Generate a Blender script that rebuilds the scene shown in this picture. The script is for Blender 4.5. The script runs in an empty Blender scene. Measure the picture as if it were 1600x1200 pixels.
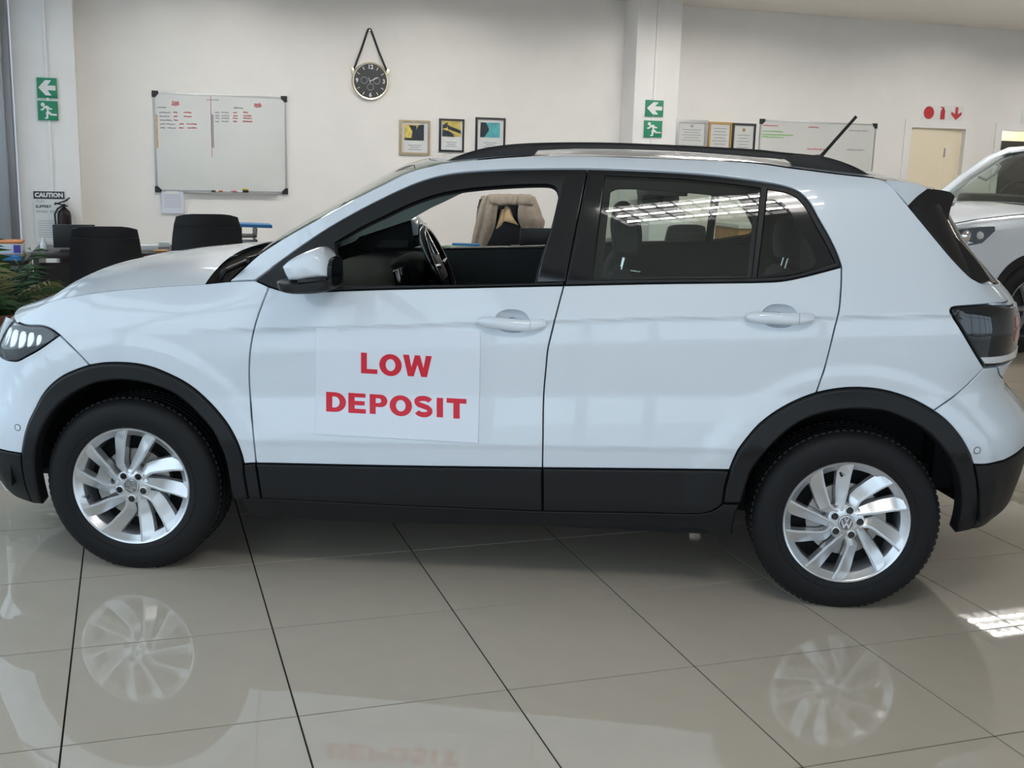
import bpy, bmesh, math, random
import numpy as np
from mathutils import Vector, Matrix
from mathutils.geometry import delaunay_2d_cdt
random.seed(7)
SC = bpy.context.scene
COL = SC.collection
PI = math.pi

# ------------------------------------------------------------------ camera
F = 1775.2                                    # focal length in pixels of the 1600x1200 frame
YAW, PIT, ROL = .32335, .20136, -.02904
TILE = .6095
CAM = np.array([.2265, -4.1386, 1.5447])
def rotm(a, b, c):
    ca, sa, cb, sb, cc, sc = np.cos(a), np.sin(a), np.cos(b), np.sin(b), np.cos(c), np.sin(c)
    f = np.array([sa*cb, ca*cb, -sb]); r = np.array([ca, -sa, 0]); d = np.cross(f, r)
    return np.array([cc*r+sc*d, -sc*r+cc*d, f])
RC = rotm(YAW, PIT, ROL)
cd = bpy.data.cameras.new('camera'); camo = bpy.data.objects.new('camera', cd); COL.objects.link(camo)
cd.sensor_width = 36; cd.lens = F/1600*36; cd.clip_start = .05; cd.clip_end = 200
camo.matrix_world = Matrix(((RC[0][0], -RC[1][0], -RC[2][0], CAM[0]), (RC[0][1], -RC[1][1], -RC[2][1], CAM[1]),
                            (RC[0][2], -RC[1][2], -RC[2][2], CAM[2]), (0, 0, 0, 1)))
SC.camera = camo

# ------------------------------------------------------------------ world, exposure
SC.view_settings.view_transform = 'Standard'; SC.view_settings.look = 'None'
SC.view_settings.gamma = 1; SC.view_settings.use_curve_mapping = False
SC.view_settings.exposure = 0.30
wd = bpy.data.worlds.new('sky'); SC.world = wd; wd.use_nodes = True
bg = wd.node_tree.nodes['Background']; bg.inputs[0].default_value = (.70, .82, 1.0, 1); bg.inputs[1].default_value = 2.0
ROOM_X0, ROOM_X1, ROOM_Y0, ROOM_Y1, CEIL = -.80, 13.2, -8.2, 7.0, 3.08
def portal(loc, rot, sx, sy):
    l = bpy.data.lights.new('window_portal', 'AREA'); l.shape = 'RECTANGLE'; l.size = sx; l.size_y = sy
    l.cycles.is_portal = True
    o = bpy.data.objects.new('window_portal', l); o.location = loc; o.rotation_euler = rot; COL.objects.link(o)
portal((ROOM_X0-.06, -1.0, 1.55), (0, -PI/2, 0), 3.0, 14.4)
portal((6.2, ROOM_Y0-.06, 1.55), (PI/2, 0, 0), 14.0, 3.0)

# ------------------------------------------------------------------ helpers
def ss(e0, e1, x):
    t = np.clip((x-e0)/(e1-e0), 0, 1); return t*t*(3-2*t)
MATS = {}
def mat(name, col, rough=.5, metal=0., coat=0., spec=.5, var=0., vscale=20., bump=0., bscale=200., emit=None, estr=0., coat_rough=.03, ior=1.5):
    m = bpy.data.materials.new(name); m.use_nodes = True; nt = m.node_tree
    b = nt.nodes['Principled BSDF']; b.inputs['Base Color'].default_value = (*col, 1); b.inputs['Roughness'].default_value = rough
    b.inputs['Metallic'].default_value = metal; b.inputs['Coat Weight'].default_value = coat; b.inputs['Coat Roughness'].default_value = coat_rough
    b.inputs['Specular IOR Level'].default_value = spec; b.inputs['IOR'].default_value = ior
    tc = nt.nodes.new('ShaderNodeTexCoord')
    if var > 0:
        n = nt.nodes.new('ShaderNodeTexNoise'); n.inputs['Scale'].default_value = vscale; n.inputs['Detail'].default_value = 4
        nt.links.new(tc.outputs['Object'], n.inputs['Vector'])
        r = nt.nodes.new('ShaderNodeValToRGB'); e = r.color_ramp.elements
        e[0].position = .3; e[1].position = .7
        e[0].color = (*[c*(1-var) for c in col], 1); e[1].color = (*[min(1, c*(1+var)) for c in col], 1)
        nt.links.new(n.outputs['Fac'], r.inputs[0]); nt.links.new(r.outputs[0], b.inputs['Base Color'])
    if bump > 0:
        n2 = nt.nodes.new('ShaderNodeTexNoise'); n2.inputs['Scale'].default_value = bscale; n2.inputs['Detail'].default_value = 3
        nt.links.new(tc.outputs['Object'], n2.inputs['Vector'])
        bp = nt.nodes.new('ShaderNodeBump'); bp.inputs['Strength'].default_value = bump; bp.inputs['Distance'].default_value = .002
        nt.links.new(n2.outputs['Fac'], bp.inputs['Height']); nt.links.new(bp.outputs[0], b.inputs['Normal'])
    if emit:
        b.inputs['Emission Color'].default_value = (*emit, 1); b.inputs['Emission Strength'].default_value = estr
    MATS[name] = m; return m
def glass(name, tint, f0=.04, rough=0.0):
    m = bpy.data.materials.new(name); m.use_nodes = True; nt = m.node_tree; nt.nodes.clear()
    o = nt.nodes.new('ShaderNodeOutputMaterial'); mx = nt.nodes.new('ShaderNodeMixShader')
    t = nt.nodes.new('ShaderNodeBsdfTransparent'); t.inputs[0].default_value = (*tint, 1)
    g = nt.nodes.new('ShaderNodeBsdfGlossy'); g.inputs['Roughness'].default_value = rough; g.inputs[0].default_value = (1, 1, 1, 1)
    lw = nt.nodes.new('ShaderNodeLayerWeight'); lw.inputs[0].default_value = .5
    p = nt.nodes.new('ShaderNodeMath'); p.operation = 'POWER'; p.inputs[1].default_value = 5
    k = nt.nodes.new('ShaderNodeMath'); k.operation = 'MULTIPLY_ADD'; k.inputs[1].default_value = 1-2*f0; k.inputs[2].default_value = 2*f0
    nt.links.new(lw.outputs['Facing'], p.inputs[0]); nt.links.new(p.outputs[0], k.inputs[0]); nt.links.new(k.outputs[0], mx.inputs[0])
    nt.links.new(t.outputs[0], mx.inputs[1]); nt.links.new(g.outputs[0], mx.inputs[2]); nt.links.new(mx.outputs[0], o.inputs[0])
    MATS[name] = m; return m
def tag(o, label=None, cat=None, group=None, kind=None):
    if label: o['label'] = label
    if cat: o['category'] = cat
    if group: o['group'] = group
    if kind: o['kind'] = kind
    return o
def empty(name, loc=(0, 0, 0), rz=0., label=None, cat=None, group=None, parent=None):
    o = bpy.data.objects.new(name, None); COL.objects.link(o); o.location = loc; o.rotation_euler = (0, 0, rz)
    o.empty_display_size = .1; o.parent = parent
    return tag(o, label, cat, group)
def mobj(name, verts, faces, m, parent=None, smooth=None, normals=None):
    me = bpy.data.meshes.new(name); me.from_pydata([tuple(map(float, v)) for v in verts], [], [tuple(f) for f in faces]); me.update()
    if smooth is not None:
        me.shade_smooth()
        if smooth < 179: me.set_sharp_from_angle(angle=math.radians(smooth))
    if normals is not None:
        me.shade_smooth(); me.normals_split_custom_set_from_vertices([tuple(map(float, n)) for n in normals])
    me.materials.append(MATS[m] if isinstance(m, str) else m)
    o = bpy.data.objects.new(name, me); COL.objects.link(o); o.parent = parent
    return o
def fixn(o):
    bm = bmesh.new(); bm.from_mesh(o.data); bmesh.ops.recalc_face_normals(bm, faces=bm.faces); bm.to_mesh(o.data); bm.free(); return o
class MB:
    def __init__(s): s.v = []; s.f = []
    def add(s, vs, fs):
        n = len(s.v); s.v += [tuple(map(float, v)) for v in vs]; s.f += [tuple(i+n for i in f) for f in fs]; return s
    def box(s, c, d, rz=0., rx=0., ry=0., taper=1.):
        R = Matrix.Rotation(rz, 3, 'Z') @ Matrix.Rotation(ry, 3, 'Y') @ Matrix.Rotation(rx, 3, 'X')
        vs = []
        for z in (-1, 1):
            k = taper if z > 0 else 1.
            for x, y in ((-1, -1), (1, -1), (1, 1), (-1, 1)):
                vs.append(Vector(c) + R @ Vector((x*d[0]/2*k, y*d[1]/2*k, z*d[2]/2)))
        return s.add(vs, [(0, 3, 2, 1), (4, 5, 6, 7), (0, 1, 5, 4), (1, 2, 6, 5), (2, 3, 7, 6), (3, 0, 4, 7)])
    def loft(s, secs, closed=True, caps=True):
        n = len(secs[0]); vs = [p for sec in secs for p in sec]; fs = []
        for i in range(len(secs)-1):
            for j in range(n if closed else n-1):
                k = (j+1) % n; fs.append((i*n+j, i*n+k, (i+1)*n+k, (i+1)*n+j))
        if caps and closed: fs += [tuple(range(n))[::-1], tuple((len(secs)-1)*n+j for j in range(n))]
        return s.add(vs, fs)
    def tube(s, path, r, n=8, caps=True):
        path = [Vector(p) for p in path]; rs = r if hasattr(r, '__len__') else [r]*len(path); secs = []; up = None
        for i, p in enumerate(path):
            t = (path[min(i+1, len(path)-1)]-path[max(i-1, 0)]).normalized()
            if up is None: up = Vector((0, 0, 1)) if abs(t.z) < .9 else Vector((1, 0, 0))
            a = (up-t*up.dot(t)).normalized(); up = a; b = t.cross(a)
            secs.append([p+(a*math.cos(q)+b*math.sin(q))*rs[i] for q in [2*PI*k/n for k in range(n)]])
        return s.loft(secs, True, caps)
    def cyl(s, p0, p1, r0, r1=None, n=16): return s.tube([p0, p1], [r0, r0 if r1 is None else r1], n)
    def lathe(s, prof, n=48, axis='z', c=(0, 0, 0), closed=False, a0=0., a1=2*PI):
        full = abs(a1-a0-2*PI) < 1e-6; m = n if full else n+1; secs = []
        for k in range(m):
            q = a0+(a1-a0)*k/n; cq, sq = math.cos(q), math.sin(q)
            sec = []
            for r, h in prof:
                if axis == 'z': p = (c[0]+r*cq, c[1]+r*sq, c[2]+h)
                elif axis == 'y': p = (c[0]+r*cq, c[1]+h, c[2]+r*sq)
                else: p = (c[0]+h, c[1]+r*cq, c[2]+r*sq)
                sec.append(p)
            secs.append(sec)
        if full: secs.append(secs[0])
        return s.loft(secs, closed, False)
    def grid(s, pts):
        n = len(pts[0]); vs = [p for row in pts for p in row]
        return s.add(vs, [(i*n+j, i*n+j+1, (i+1)*n+j+1, (i+1)*n+j) for i in range(len(pts)-1) for j in range(n-1)])
    def prism(s, poly, y0, y1, plane='xz'):
        def p3(a, b, h): return (a, h, b) if plane == 'xz' else ((a, b, h) if plane == 'xy' else (h, a, b))
        n = len(poly)
        return s.add([p3(a, b, y0) for a, b in poly]+[p3(a, b, y1) for a, b in poly],
                     [tuple(range(n)), tuple(range(2*n-1, n-1, -1))]+[(i, (i+1) % n, n+(i+1) % n, n+i) for i in range(n)])
    def build(s, name, m, parent=None, smooth=None, bevel=0., fix=True, seg=2):
        o = mobj(name, s.v, s.f, m, parent)
        if fix:
            bm = bmesh.new(); bm.from_mesh(o.data); bmesh.ops.remove_doubles(bm, verts=bm.verts, dist=1e-6)
            if bevel > 0:
                es = [e for e in bm.edges if len(e.link_faces) == 2 and e.calc_face_angle(0) > .6]
                bmesh.ops.bevel(bm, geom=es, offset=bevel, segments=seg, profile=.6, affect='EDGES', clamp_overlap=True)
            bmesh.ops.recalc_face_normals(bm, faces=bm.faces); bm.to_mesh(o.data); bm.free()
        if smooth is None and bevel > 0: smooth = 40
        if smooth is not None:
            o.data.shade_smooth()
            if smooth < 179: o.data.set_sharp_from_angle(angle=math.radians(smooth))
        return o
def copy_tree(o, parent=None):
    c = o.copy(); COL.objects.link(c); c.parent = parent
    for ch in o.children: copy_tree(ch, c)
    return c
def wray(px): return np.array([(px[0]-800)/F, (px[1]-600)/F, 1])@RC
def on_y(px, Y): d = wray(px); return CAM+d*((Y-CAM[1])/d[1])
def on_z(px, Z): d = wray(px); return CAM+d*((Z-CAM[2])/d[2])
TEXT_CACHE = {}
def text_mesh(name, s, size, m, parent, mtx, bold=0., align='CENTER', extrude=.0004, stretch=1.):
    cu = bpy.data.curves.new(name, 'FONT'); cu.body = s; cu.size = size; cu.offset = bold; cu.align_x = align; cu.align_y = 'CENTER'
    cu.extrude = extrude; cu.resolution_u = 2
    t = bpy.data.objects.new(name+'_c', cu); COL.objects.link(t)
    dg = bpy.context.evaluated_depsgraph_get(); me = bpy.data.meshes.new_from_object(t.evaluated_get(dg))
    bpy.data.objects.remove(t); bpy.data.curves.remove(cu)
    me.name = name; me.transform(Matrix.Diagonal((stretch, 1, 1, 1))); me.transform(mtx); me.materials.clear(); me.materials.append(MATS[m])
    o = bpy.data.objects.new(name, me); COL.objects.link(o); o.parent = parent; return o

# ------------------------------------------------------------------ materials
mat('paint_white', (.715, .765, .83), .32, coat=1., coat_rough=.015, spec=.4)
mat('plastic_black', (.009, .0095, .011), .45, spec=.35, bump=.25, bscale=900)
mat('gloss_black', (.006, .006, .008), .08, coat=.6)
mat('rubber_seal', (.007, .007, .008), .5, spec=.35)
mat('shell_black', (.008, .008, .009), .8)
mat('trim_dark', (.022, .023, .025), .55, bump=.2, bscale=600)
mat('dash_black', (.010, .0105, .011), .8, spec=.12, bump=.2, bscale=400)
mat('trim_grey', (.30, .32, .31), .7)
mat('seat_fabric', (.030, .032, .036), .85, var=.2, vscale=300)
mat('headliner', (.42, .42, .40), .9)
mat('tyre', (.008, .008, .009), .62, spec=.3, bump=.15, bscale=300)
mat('alloy', (.70, .71, .73), .28, metal=.75, coat=.6)
mat('alloy_dark', (.22, .22, .23), .45, metal=.7)
mat('brake_metal', (.35, .33, .31), .4, metal=.9)
mat('chrome', (.85, .86, .88), .08, metal=1.)
mat('steel', (.45, .46, .48), .35, metal=.9)
mat('lamp_lens_red', (.35, .012, .012), .1, coat=1.)
mat('lamp_white', (.75, .76, .78), .15, coat=.5)
mat('paper_white', (.78, .82, .90), .5)
mat('ink_red', (.70, .016, .040), .5)
glass('glass_tint', (.74, .80, .75))
glass('glass_picture', (.98, .98, .98), .008)
glass('glass_clear', (.92, .95, .93))
glass('glass_green', (.70, .80, .74))
glass('lamp_glass', (.9, .92, .95), .05)
mat('wall_paint', (.86, .83, .795), .75, var=.02, vscale=3, bump=.06, bscale=120)
mat('ceiling_paint', (.85, .81, .755), .8, var=.015, vscale=2)
mat('column_paint', (.86, .84, .82), .7, var=.02, vscale=3)
mat('tile_beige', (.51, .448, .368), .018, var=.02, vscale=9, spec=.5)
mat('grout', (.035, .028, .024), .9, spec=.1)
mat('aluminium', (.33, .34, .36), .42, metal=.6)
mat('pavement', (.33, .33, .32), .8, var=.1, vscale=1)
mat('door_cream_lit', (.86, .76, .58), .5)  # cream lightened to stand in for light from the room behind
mat('tube_light', (.9, .9, .9), .4, emit=(1, .97, .92), estr=72.)
mat('louvre', (.30, .31, .32), .3, metal=.7)
mat('fixture_inner', (.10, .10, .10), .35)

# ------------------------------------------------------------------ room shell
tag(MB().box(((ROOM_X0+ROOM_X1)/2, (ROOM_Y0+ROOM_Y1)/2, -.053), (ROOM_X1-ROOM_X0+.4, ROOM_Y1-ROOM_Y0+.4, .10)).build('floor', 'grout'),
    'grout bed of the showroom floor', None, None, 'structure')
floor = bpy.data.objects['floor']
def make_tiles():
    proto = MB().box((0, 0, -.006), (TILE-.0055, TILE-.0055, .012)).build('tile', 'tile_beige')
    me = proto.data; bpy.data.objects.remove(proto)
    cells = []
    i0, i1 = math.floor(ROOM_X0/TILE), math.ceil(ROOM_X1/TILE); j0, j1 = math.floor(ROOM_Y0/TILE), math.ceil(ROOM_Y1/TILE)
    for i in range(i0, i1):
        for j in range(j0, j1):
            x, y = (i+.5)*TILE, (j+.5)*TILE
            if x < ROOM_X0-.2 or x > ROOM_X1+.2 or y > ROOM_Y1+.2 or y < ROOM_Y0-.2: continue
            q = (np.array([x, y, 0])-CAM)@RC.T
            vis = q[2] > .3 and abs(q[0]/q[2]) < .62 and -.1 < q[1]/q[2] < .62
            cells.append((0 if vis else 1, np.linalg.norm(q), x, y))
    cells.sort(); rest = MB()
    for k, (v, d, x, y) in enumerate(cells):
        if k < 290:
            o = bpy.data.objects.new('tile', me); COL.objects.link(o); o.parent = floor; o.location = (x, y, 0)
        else: rest.box((x, y, -.006), (TILE-.0055, TILE-.0055, .012))
    tag(rest.build('tile_field', 'tile_beige', floor), kind='stuff')
make_tiles()
def wallbox(name, c, d, m='wall_paint'): return tag(MB().box(c, d).build(name, m), kind='structure')

# ------------------------------------------------------------------ car: side surface of the body in car coordinates
CANG = math.radians(-22.635); CORG = np.array([.5121, .8345, 0])
EX = np.array([np.cos(CANG), np.sin(CANG), 0]); EY = np.array([-EX[1], EX[0], 0]); MC = np.array([EX, EY, [0, 0, 1]])
CAMC = MC@(CAM-CORG); RCC = RC@MC.T
def projc(X):
    q = (np.asarray(X)-CAMC)@RCC.T
    return np.stack([800+F*q[..., 0]/q[..., 2], 600+F*q[..., 1]/q[..., 2]], -1)
def cray(px): return np.array([(px[0]-800)/F, (px[1]-600)/F, 1])@RCC
def car_y(px, y): d = cray(px); return CAMC+d*((y-CAMC[1])/d[1])
U1, U2 = -.30, 2.72
def tab(xs, ys, sig):
    g = np.linspace(xs[0], xs[-1], 1200); v = np.interp(g, xs, ys); h = g[1]-g[0]; n = max(1, int(3*sig/h))
    k = np.exp(-.5*(np.arange(-n, n+1)*h/sig)**2); k /= k.sum()
    vp = np.concatenate([v[0]+np.arange(-n, 0)*(v[1]-v[0]), v, v[-1]+np.arange(1, n+1)*(v[-1]-v[-2])])
    return g, np.convolve(vp, k, 'valid')
DT = tab([0, .5, 1, 1.75, 2, 3, 4, 4.15, 4.86, 4.95, 5, 6], [.085, .03, .014, .006, .0, .019, .004, .0045, .0100, .0095, .0048, .036], .028)
DT2 = tab([0, .5, 1, 2, 3, 4, 5, 6], [.085, .03, .014, .004, .012, .007, .008, .036], .16)
XFT = tab([.1, .25, .4, .55, .65, .75, .82, .9, .93, .96, 1.0, 1.6], [-.70, -.76, -.82, -.83, -.79, -.725, -.69, -.655, -.62, -.57, -.50, -.35], .012)
XRT = tab([.1, .26, .34, .45, .58, .66, .72, .78, .84, .88, 1.0, 1.06, 1.10, 1.16, 1.24, 1.3, 1.44, 1.6],
          [3.10, 3.18, 3.25, 3.28, 3.30, 3.29, 3.24, 3.175, 3.175, 3.205, 3.205, 3.19, 3.165, 3.10, 3.02, 2.96, 2.85, 2.79], .010)
def Wf(u, z):
    x = np.clip(u, -.6, 3.2)
    zs = .449+.038*(np.clip(x, 0, 2.6)-.98); zl = .541+.03*(x-1.14); c2 = .875+.065*(x-1.15)
    c1 = np.interp(x, [-.6, .69, 1.845, 2.83, 3.2], [.85, .93, 1.011, 1.055, 1.06]); zb = 1.082+.056*(x-1.145)
    k = [np.full_like(x, .18), zs, zl, (zl+c2)/2, c2, c1, zb]; t = np.zeros_like(x)
    for i in range(6): t = t+np.clip((z-k[i])/(k[i+1]-k[i]), 0, 1)
    kf = ss(.15, .55, x); d = np.interp(t, *DT)*kf+np.interp(t, *DT2)*(1-kf); up = np.maximum(0, z-zb)
    d = d+.20*up+.31*up**2+6*np.maximum(0, z-1.45)**2
    zh = np.interp(x, [-.6, -.35, -.137, .1, .45], [.93, .96, 1.013, 1.05, 1.085])
    d = d+.075*ss(.7, .2, x)*np.clip((z-(zh-.15))/.15, 0, 1.3)**2
    w = .882-.006*((x-1.2)/1.4)**2-d
    for xc in (0, 2.551):
        r = np.hypot(x-xc, z-.316); w = w+.010*ss(.57, .52, r)
    return w
def P(u, z):
    u = np.asarray(u, float); z = np.asarray(z, float); w = Wf(u, z); x = u.copy(); y = -w
    for m, u0, ends, n, sg in ((u < U1, U1, XFT, 2.3, -1), (u > U2, U2, XRT, 3.0, 1)):
        a = np.abs(np.interp(z, *ends)-u0); L = .86*np.pi/2
        ph = np.clip(np.abs(u-u0)/L, 0, 1.2)*np.pi/2; s, c = np.sin(ph), np.cos(ph)
        r = ((s/a)**n+(np.abs(c)/w)**n)**(-1/n)
        x = np.where(m, u0+sg*r*s, x); y = np.where(m, -r*c, y)
    return np.stack([x, y, z], -1)
UF, UR = U1-.86*np.pi/2, U2+.86*np.pi/2           # u of the centre line at nose and tail
def Nn(u, z, e=.003):
    u = np.asarray(u, float); z = np.asarray(z, float)
    n = np.cross(P(u+e, z)-P(u-e, z), P(u, z+e)-P(u, z-e)); return n/np.linalg.norm(n, axis=-1, keepdims=True)
def inv(px, h=0.):
    px = np.atleast_2d(np.asarray(px, float)); d = np.concatenate([(px-[800, 600])/F, np.ones((len(px), 1))], 1)@RCC
    t = (-.83-CAMC[1])/d[:, 1]; q = CAMC+d*t[:, None]; u, z = q[:, 0].copy(), q[:, 2].copy()
    f = (lambda u, z: projc(P(u, z)+h*Nn(u, z))-px) if h else (lambda u, z: projc(P(u, z))-px)
    for it in range(36):
        r = f(u, z); e = 1e-4; A = np.stack([(f(u+e, z)-r)/e, (f(u, z+e)-r)/e], -1)
        AtA = np.einsum('nij,nik->njk', A, A)+np.eye(2)*(2000. if it < 22 else 1.)
        s = np.clip(-np.linalg.solve(AtA, np.einsum('nij,ni->nj', A, r)[..., None])[..., 0], -.08, .08); u = u+s[:, 0]; z = z+s[:, 1]
    return np.stack([u, z], 1)
def spline(pts, step):
    """centripetal Catmull-Rom through pts, resampled about every `step`"""
    p = np.asarray(pts, float)
    if len(p) == 2:
        n = max(1, int(np.ceil(np.linalg.norm(p[1]-p[0])/step))); t = np.linspace(0, 1, n+1)[:, None]; return p[0]*(1-t)+p[1]*t
    q = np.vstack([2*p[0]-p[1], p, 2*p[-1]-p[-2]]); out = []
    for i in range(1, len(q)-2):
        p0, p1, p2, p3 = q[i-1], q[i], q[i+1], q[i+2]
        k = [np.linalg.norm(b-a)**.5+1e-9 for a, b in ((p0, p1), (p1, p2), (p2, p3))]; t0 = 0; t1 = k[0]; t2 = t1+k[1]; t3 = t2+k[2]
        n = max(1, int(np.ceil(np.linalg.norm(p2-p1)/step)))
        for t in np.linspace(t1, t2, n, endpoint=False):
            A1 = (t1-t)/(t1-t0)*p0+(t-t0)/(t1-t0)*p1; A2 = (t2-t)/(t2-t1)*p1+(t-t1)/(t2-t1)*p2; A3 = (t3-t)/(t3-t2)*p2+(t-t2)/(t3-t2)*p3
            B1 = (t2-t)/(t2-t0)*A1+(t-t0)/(t2-t0)*A2; B2 = (t3-t)/(t3-t1)*A2+(t-t1)/(t3-t1)*A3
            out.append((t2-t)/(t2-t1)*B1+(t-t1)/(t2-t1)*B2)
    out.append(p[-1]); return np.array(out)
def cv(pts, step=6.): return inv(spline(pts, step))            # pixel trace -> (u, z)
def uz(pts, step=.02): return spline(pts, step)                # points already on the surface
def join(*cs):
    out = []
    for c in cs:
        for p in c:
            if not out or np.hypot(*(np.asarray(p)-out[-1])) > 1e-4: out.append(np.asarray(p, float))
    if np.hypot(*(out[0]-out[-1])) < 1e-4: out.pop()
    return np.array(out)
def area2(p): x, y = p[:, 0], p[:, 1]; return float(np.sum(x*np.roll(y, -1)-np.roll(x, -1)*y))/2
def inset(p, g):
    """move a counter-clockwise loop inwards by g"""
    a = np.roll(p, 1, 0); b = np.roll(p, -1, 0); e1 = p-a; e2 = b-p
    n1 = np.stack([-e1[:, 1], e1[:, 0]], 1); n2 = np.stack([-e2[:, 1], e2[:, 0]], 1)
    n1 /= np.linalg.norm(n1, axis=1, keepdims=True)+1e-12; n2 /= np.linalg.norm(n2, axis=1, keepdims=True)+1e-12
    m = n1+n2; m /= np.linalg.norm(m, axis=1, keepdims=True)+1e-9
    k = 1/np.clip((m*n1).sum(1), .45, 1); return p+m*(g*k)[:, None]
def inside(poly, q):
    poly = np.asarray(poly); b = np.roll(poly, -1, 0); out = np.zeros(len(q), bool)
    for k in range(0, len(q), 2000):
        x, y = q[k:k+2000, 0, None], q[k:k+2000, 1, None]; dy = np.where(b[:, 1] == poly[:, 1], 1e-12, b[:, 1]-poly[:, 1])
        hit = ((poly[:, 1] > y) != (b[:, 1] > y)) & (x < (b[:, 0]-poly[:, 0])*(y-poly[:, 1])/dy+poly[:, 0])
        out[k:k+2000] = hit.sum(1) % 2 == 1
    return out
def panel(name, outer, m, parent, holes=(), h=0., bev=.003, rim=.022, gap=.002, g=.035, gz=None, sides=(1, -1), surf=None, nrm=None, label=None):
    """a sheet-metal, trim or glass piece: a 2-D outline filled, laid on the body surface, with rounded edges and a return"""
    sf = surf or P; nf = nrm or Nn
    loops = [outer]+list(holes); fixed = []
    for i, l in enumerate(loops):
        l = np.asarray(l, float)
        if (area2(l) < 0) == (i == 0): l = l[::-1]
        fixed.append(inset(l, gap))
    inner = [inset(l, bev) if bev > 0 else l for l in fixed]
    pts = [p for l in inner for p in l]; edges = []; n = 0
    for l in inner:
        edges += [(n+i, n+(i+1) % len(l)) for i in range(len(l))]; n += len(l)
    allb = np.array(pts); lo, hi = allb.min(0), allb.max(0)
    gx_, gy_ = np.meshgrid(np.arange(lo[0]+g/2, hi[0], g), np.arange(lo[1]+(gz or g)/2, hi[1], gz or g)); q = np.stack([gx_.ravel(), gy_.ravel()], 1)
    if len(q):
        ok = inside(inner[0], q)
        for l in inner[1:]: ok &= ~inside(l, q)
        q = q[ok]
        if len(q): q = q[((q[:, None, :]-allb[None])**2).sum(2).min(1) > (.35*(gz or g))**2]
    cv_, _, cf, *_r = delaunay_2d_cdt([Vector(p) for p in pts]+[Vector(p) for p in q], edges, [], 4 if holes else 1, 1e-6)
    fv = np.array([tuple(v) for v in cv_]); faces = [tuple(f) for f in cf]
    cen = np.array([fv[list(f)].mean(0) for f in faces]); ok = inside(inner[0], cen)
    for l in inner[1:]: ok &= ~inside(l, cen)
    faces = [f for f, k in zip(faces, ok) if k]
    n0 = nf(fv[:, 0], fv[:, 1]); V = list(sf(fv[:, 0], fv[:, 1])+h*n0); NR = list(n0); FS = list(faces)
    # orientation towards the normal
    for k, f in enumerate(FS):
        a, b, c = (V[i] for i in f[:3])
        if np.dot(np.cross(b-a, c-a), n0[f[0]]) < 0: FS[k] = f[::-1]
    for A, B in zip(fixed, inner):
        nb = nf(B[:, 0], B[:, 1]); PB = sf(B[:, 0], B[:, 1])+h*nb; PA = sf(A[:, 0], A[:, 1])+(h-bev)*nb
        t = PA-PB+bev*nb; ln = np.linalg.norm(t, axis=1, keepdims=True)
        if bev <= 0:
            A2 = inset(A, -.002); t = sf(A2[:, 0], A2[:, 1])-sf(A[:, 0], A[:, 1]); ln = np.linalg.norm(t, axis=1, keepdims=True)
        t = t/(ln+1e-9); PC = PA-(rim-bev)*nb; k = len(V); c = len(A)
        V += list(PB)+list(PA)+list(PC); NR += list(nb)+list(t)+list(t)
        for i in range(c):
            j = (i+1) % c
            FS.append((k+i, k+c+i, k+c+j, k+j)); FS.append((k+c+i, k+2*c+i, k+2*c+j, k+c+j))
    V = np.array(V); NR = np.array(NR); out = []
    # orient side strips by their normals
    for k, f in enumerate(FS):
        nn = np.cross(V[f[1]]-V[f[0]], V[f[2]]-V[f[0]])
        if np.dot(nn, NR[list(f)].sum(0)) < 0: FS[k] = f[::-1]
    for s in sides:
        if s > 0: o = mobj(name, V, FS, m, parent, normals=NR)
        else: o = mobj(name, V*[1, -1, 1], [f[::-1] for f in FS], m, parent, normals=NR*[1, -1, 1])
        if label: o['label'] = label
        out.append(o)
    return out

# ------------------------------------------------------------------ car: traced lines of the near side
c_hood = cv([(27,503),(36,494),(48,485),(64,476),(84,468),(112,462),(144,457),(180,452.4),(220,449),(260,446),(320,442.5),(358,439)])
c_pill = cv([(358,439),(398,437.5)])
c_dlo_f = cv([(398,437.5),(420,448)])
c_shut1 = cv([(420,448),(412,468),(399,506),(391,546),(389,580),(390,610),(392.5,640),(395.6,680),(400,724)])
c_sillF = cv([(400,724),(381,725)])
c_archF = cv([(381,725),(378,712),(370,690),(358,667),(340,643),(320,622),(300,605),(280,592.5),(260,583),(240,575),(220,570),(200,567.5),(180,566.8),(160,567.8),(140,571)])
c_archF2 = cv([(140,571),(120,578),(100,587),(80,602),(66,619),(56,638),(46,658),(40,676),(36,696),(34,709)])
c_bumpF = cv([(93,523.6),(116,546),(140,571)])
c_headT = cv([(93,523.6),(80,514),(66,509),(40,507.6),(27,503)])
c_headB = cv([(93,523.6),(80,533),(60,547),(40,558),(26,564.5),(10,563)])
c_sill1 = cv([(400,724),(620,728.5),(847.6,731.5)], 20)
c_shut2 = cv([(847.6,731.5),(848.4,680),(848.8,640),(850,610),(853,576),(856,546),(860,528),(872,480),(881,446)])
c_belt1 = cv([(881,446),(740,449),(600,452),(524,454.5),(480,456),(445,455),(420,448)], 12)
c_sill2 = cv([(847.6,731.5),(1000,733),(1140,734.5)], 20)
c_archR1 = cv([(1140,734.5),(1144,724),(1154,703),(1168,684),(1184,665.5),(1204,649),(1228,634),(1252,622.5),(1275.5,614)])
c_archR2 = cv([(1275.5,614),(1300,609),(1330,606),(1360,607),(1380,610),(1400,615),(1430,626),(1459,642)])
c_archR3 = cv([(1459,642),(1480,658.5),(1500,682),(1514,706),(1521,726)])
c_shut3 = cv([(1275.5,614),(1280,601),(1289,574),(1297,544),(1304,514),(1311,486),(1314.5,446),(1315,417)])
c_belt2 = cv([(1315,417),(1272,428.5),(1240,436),(1220,439.2),(1180,441),(1120,441.8),(1020,443),(881,446)], 10)
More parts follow.
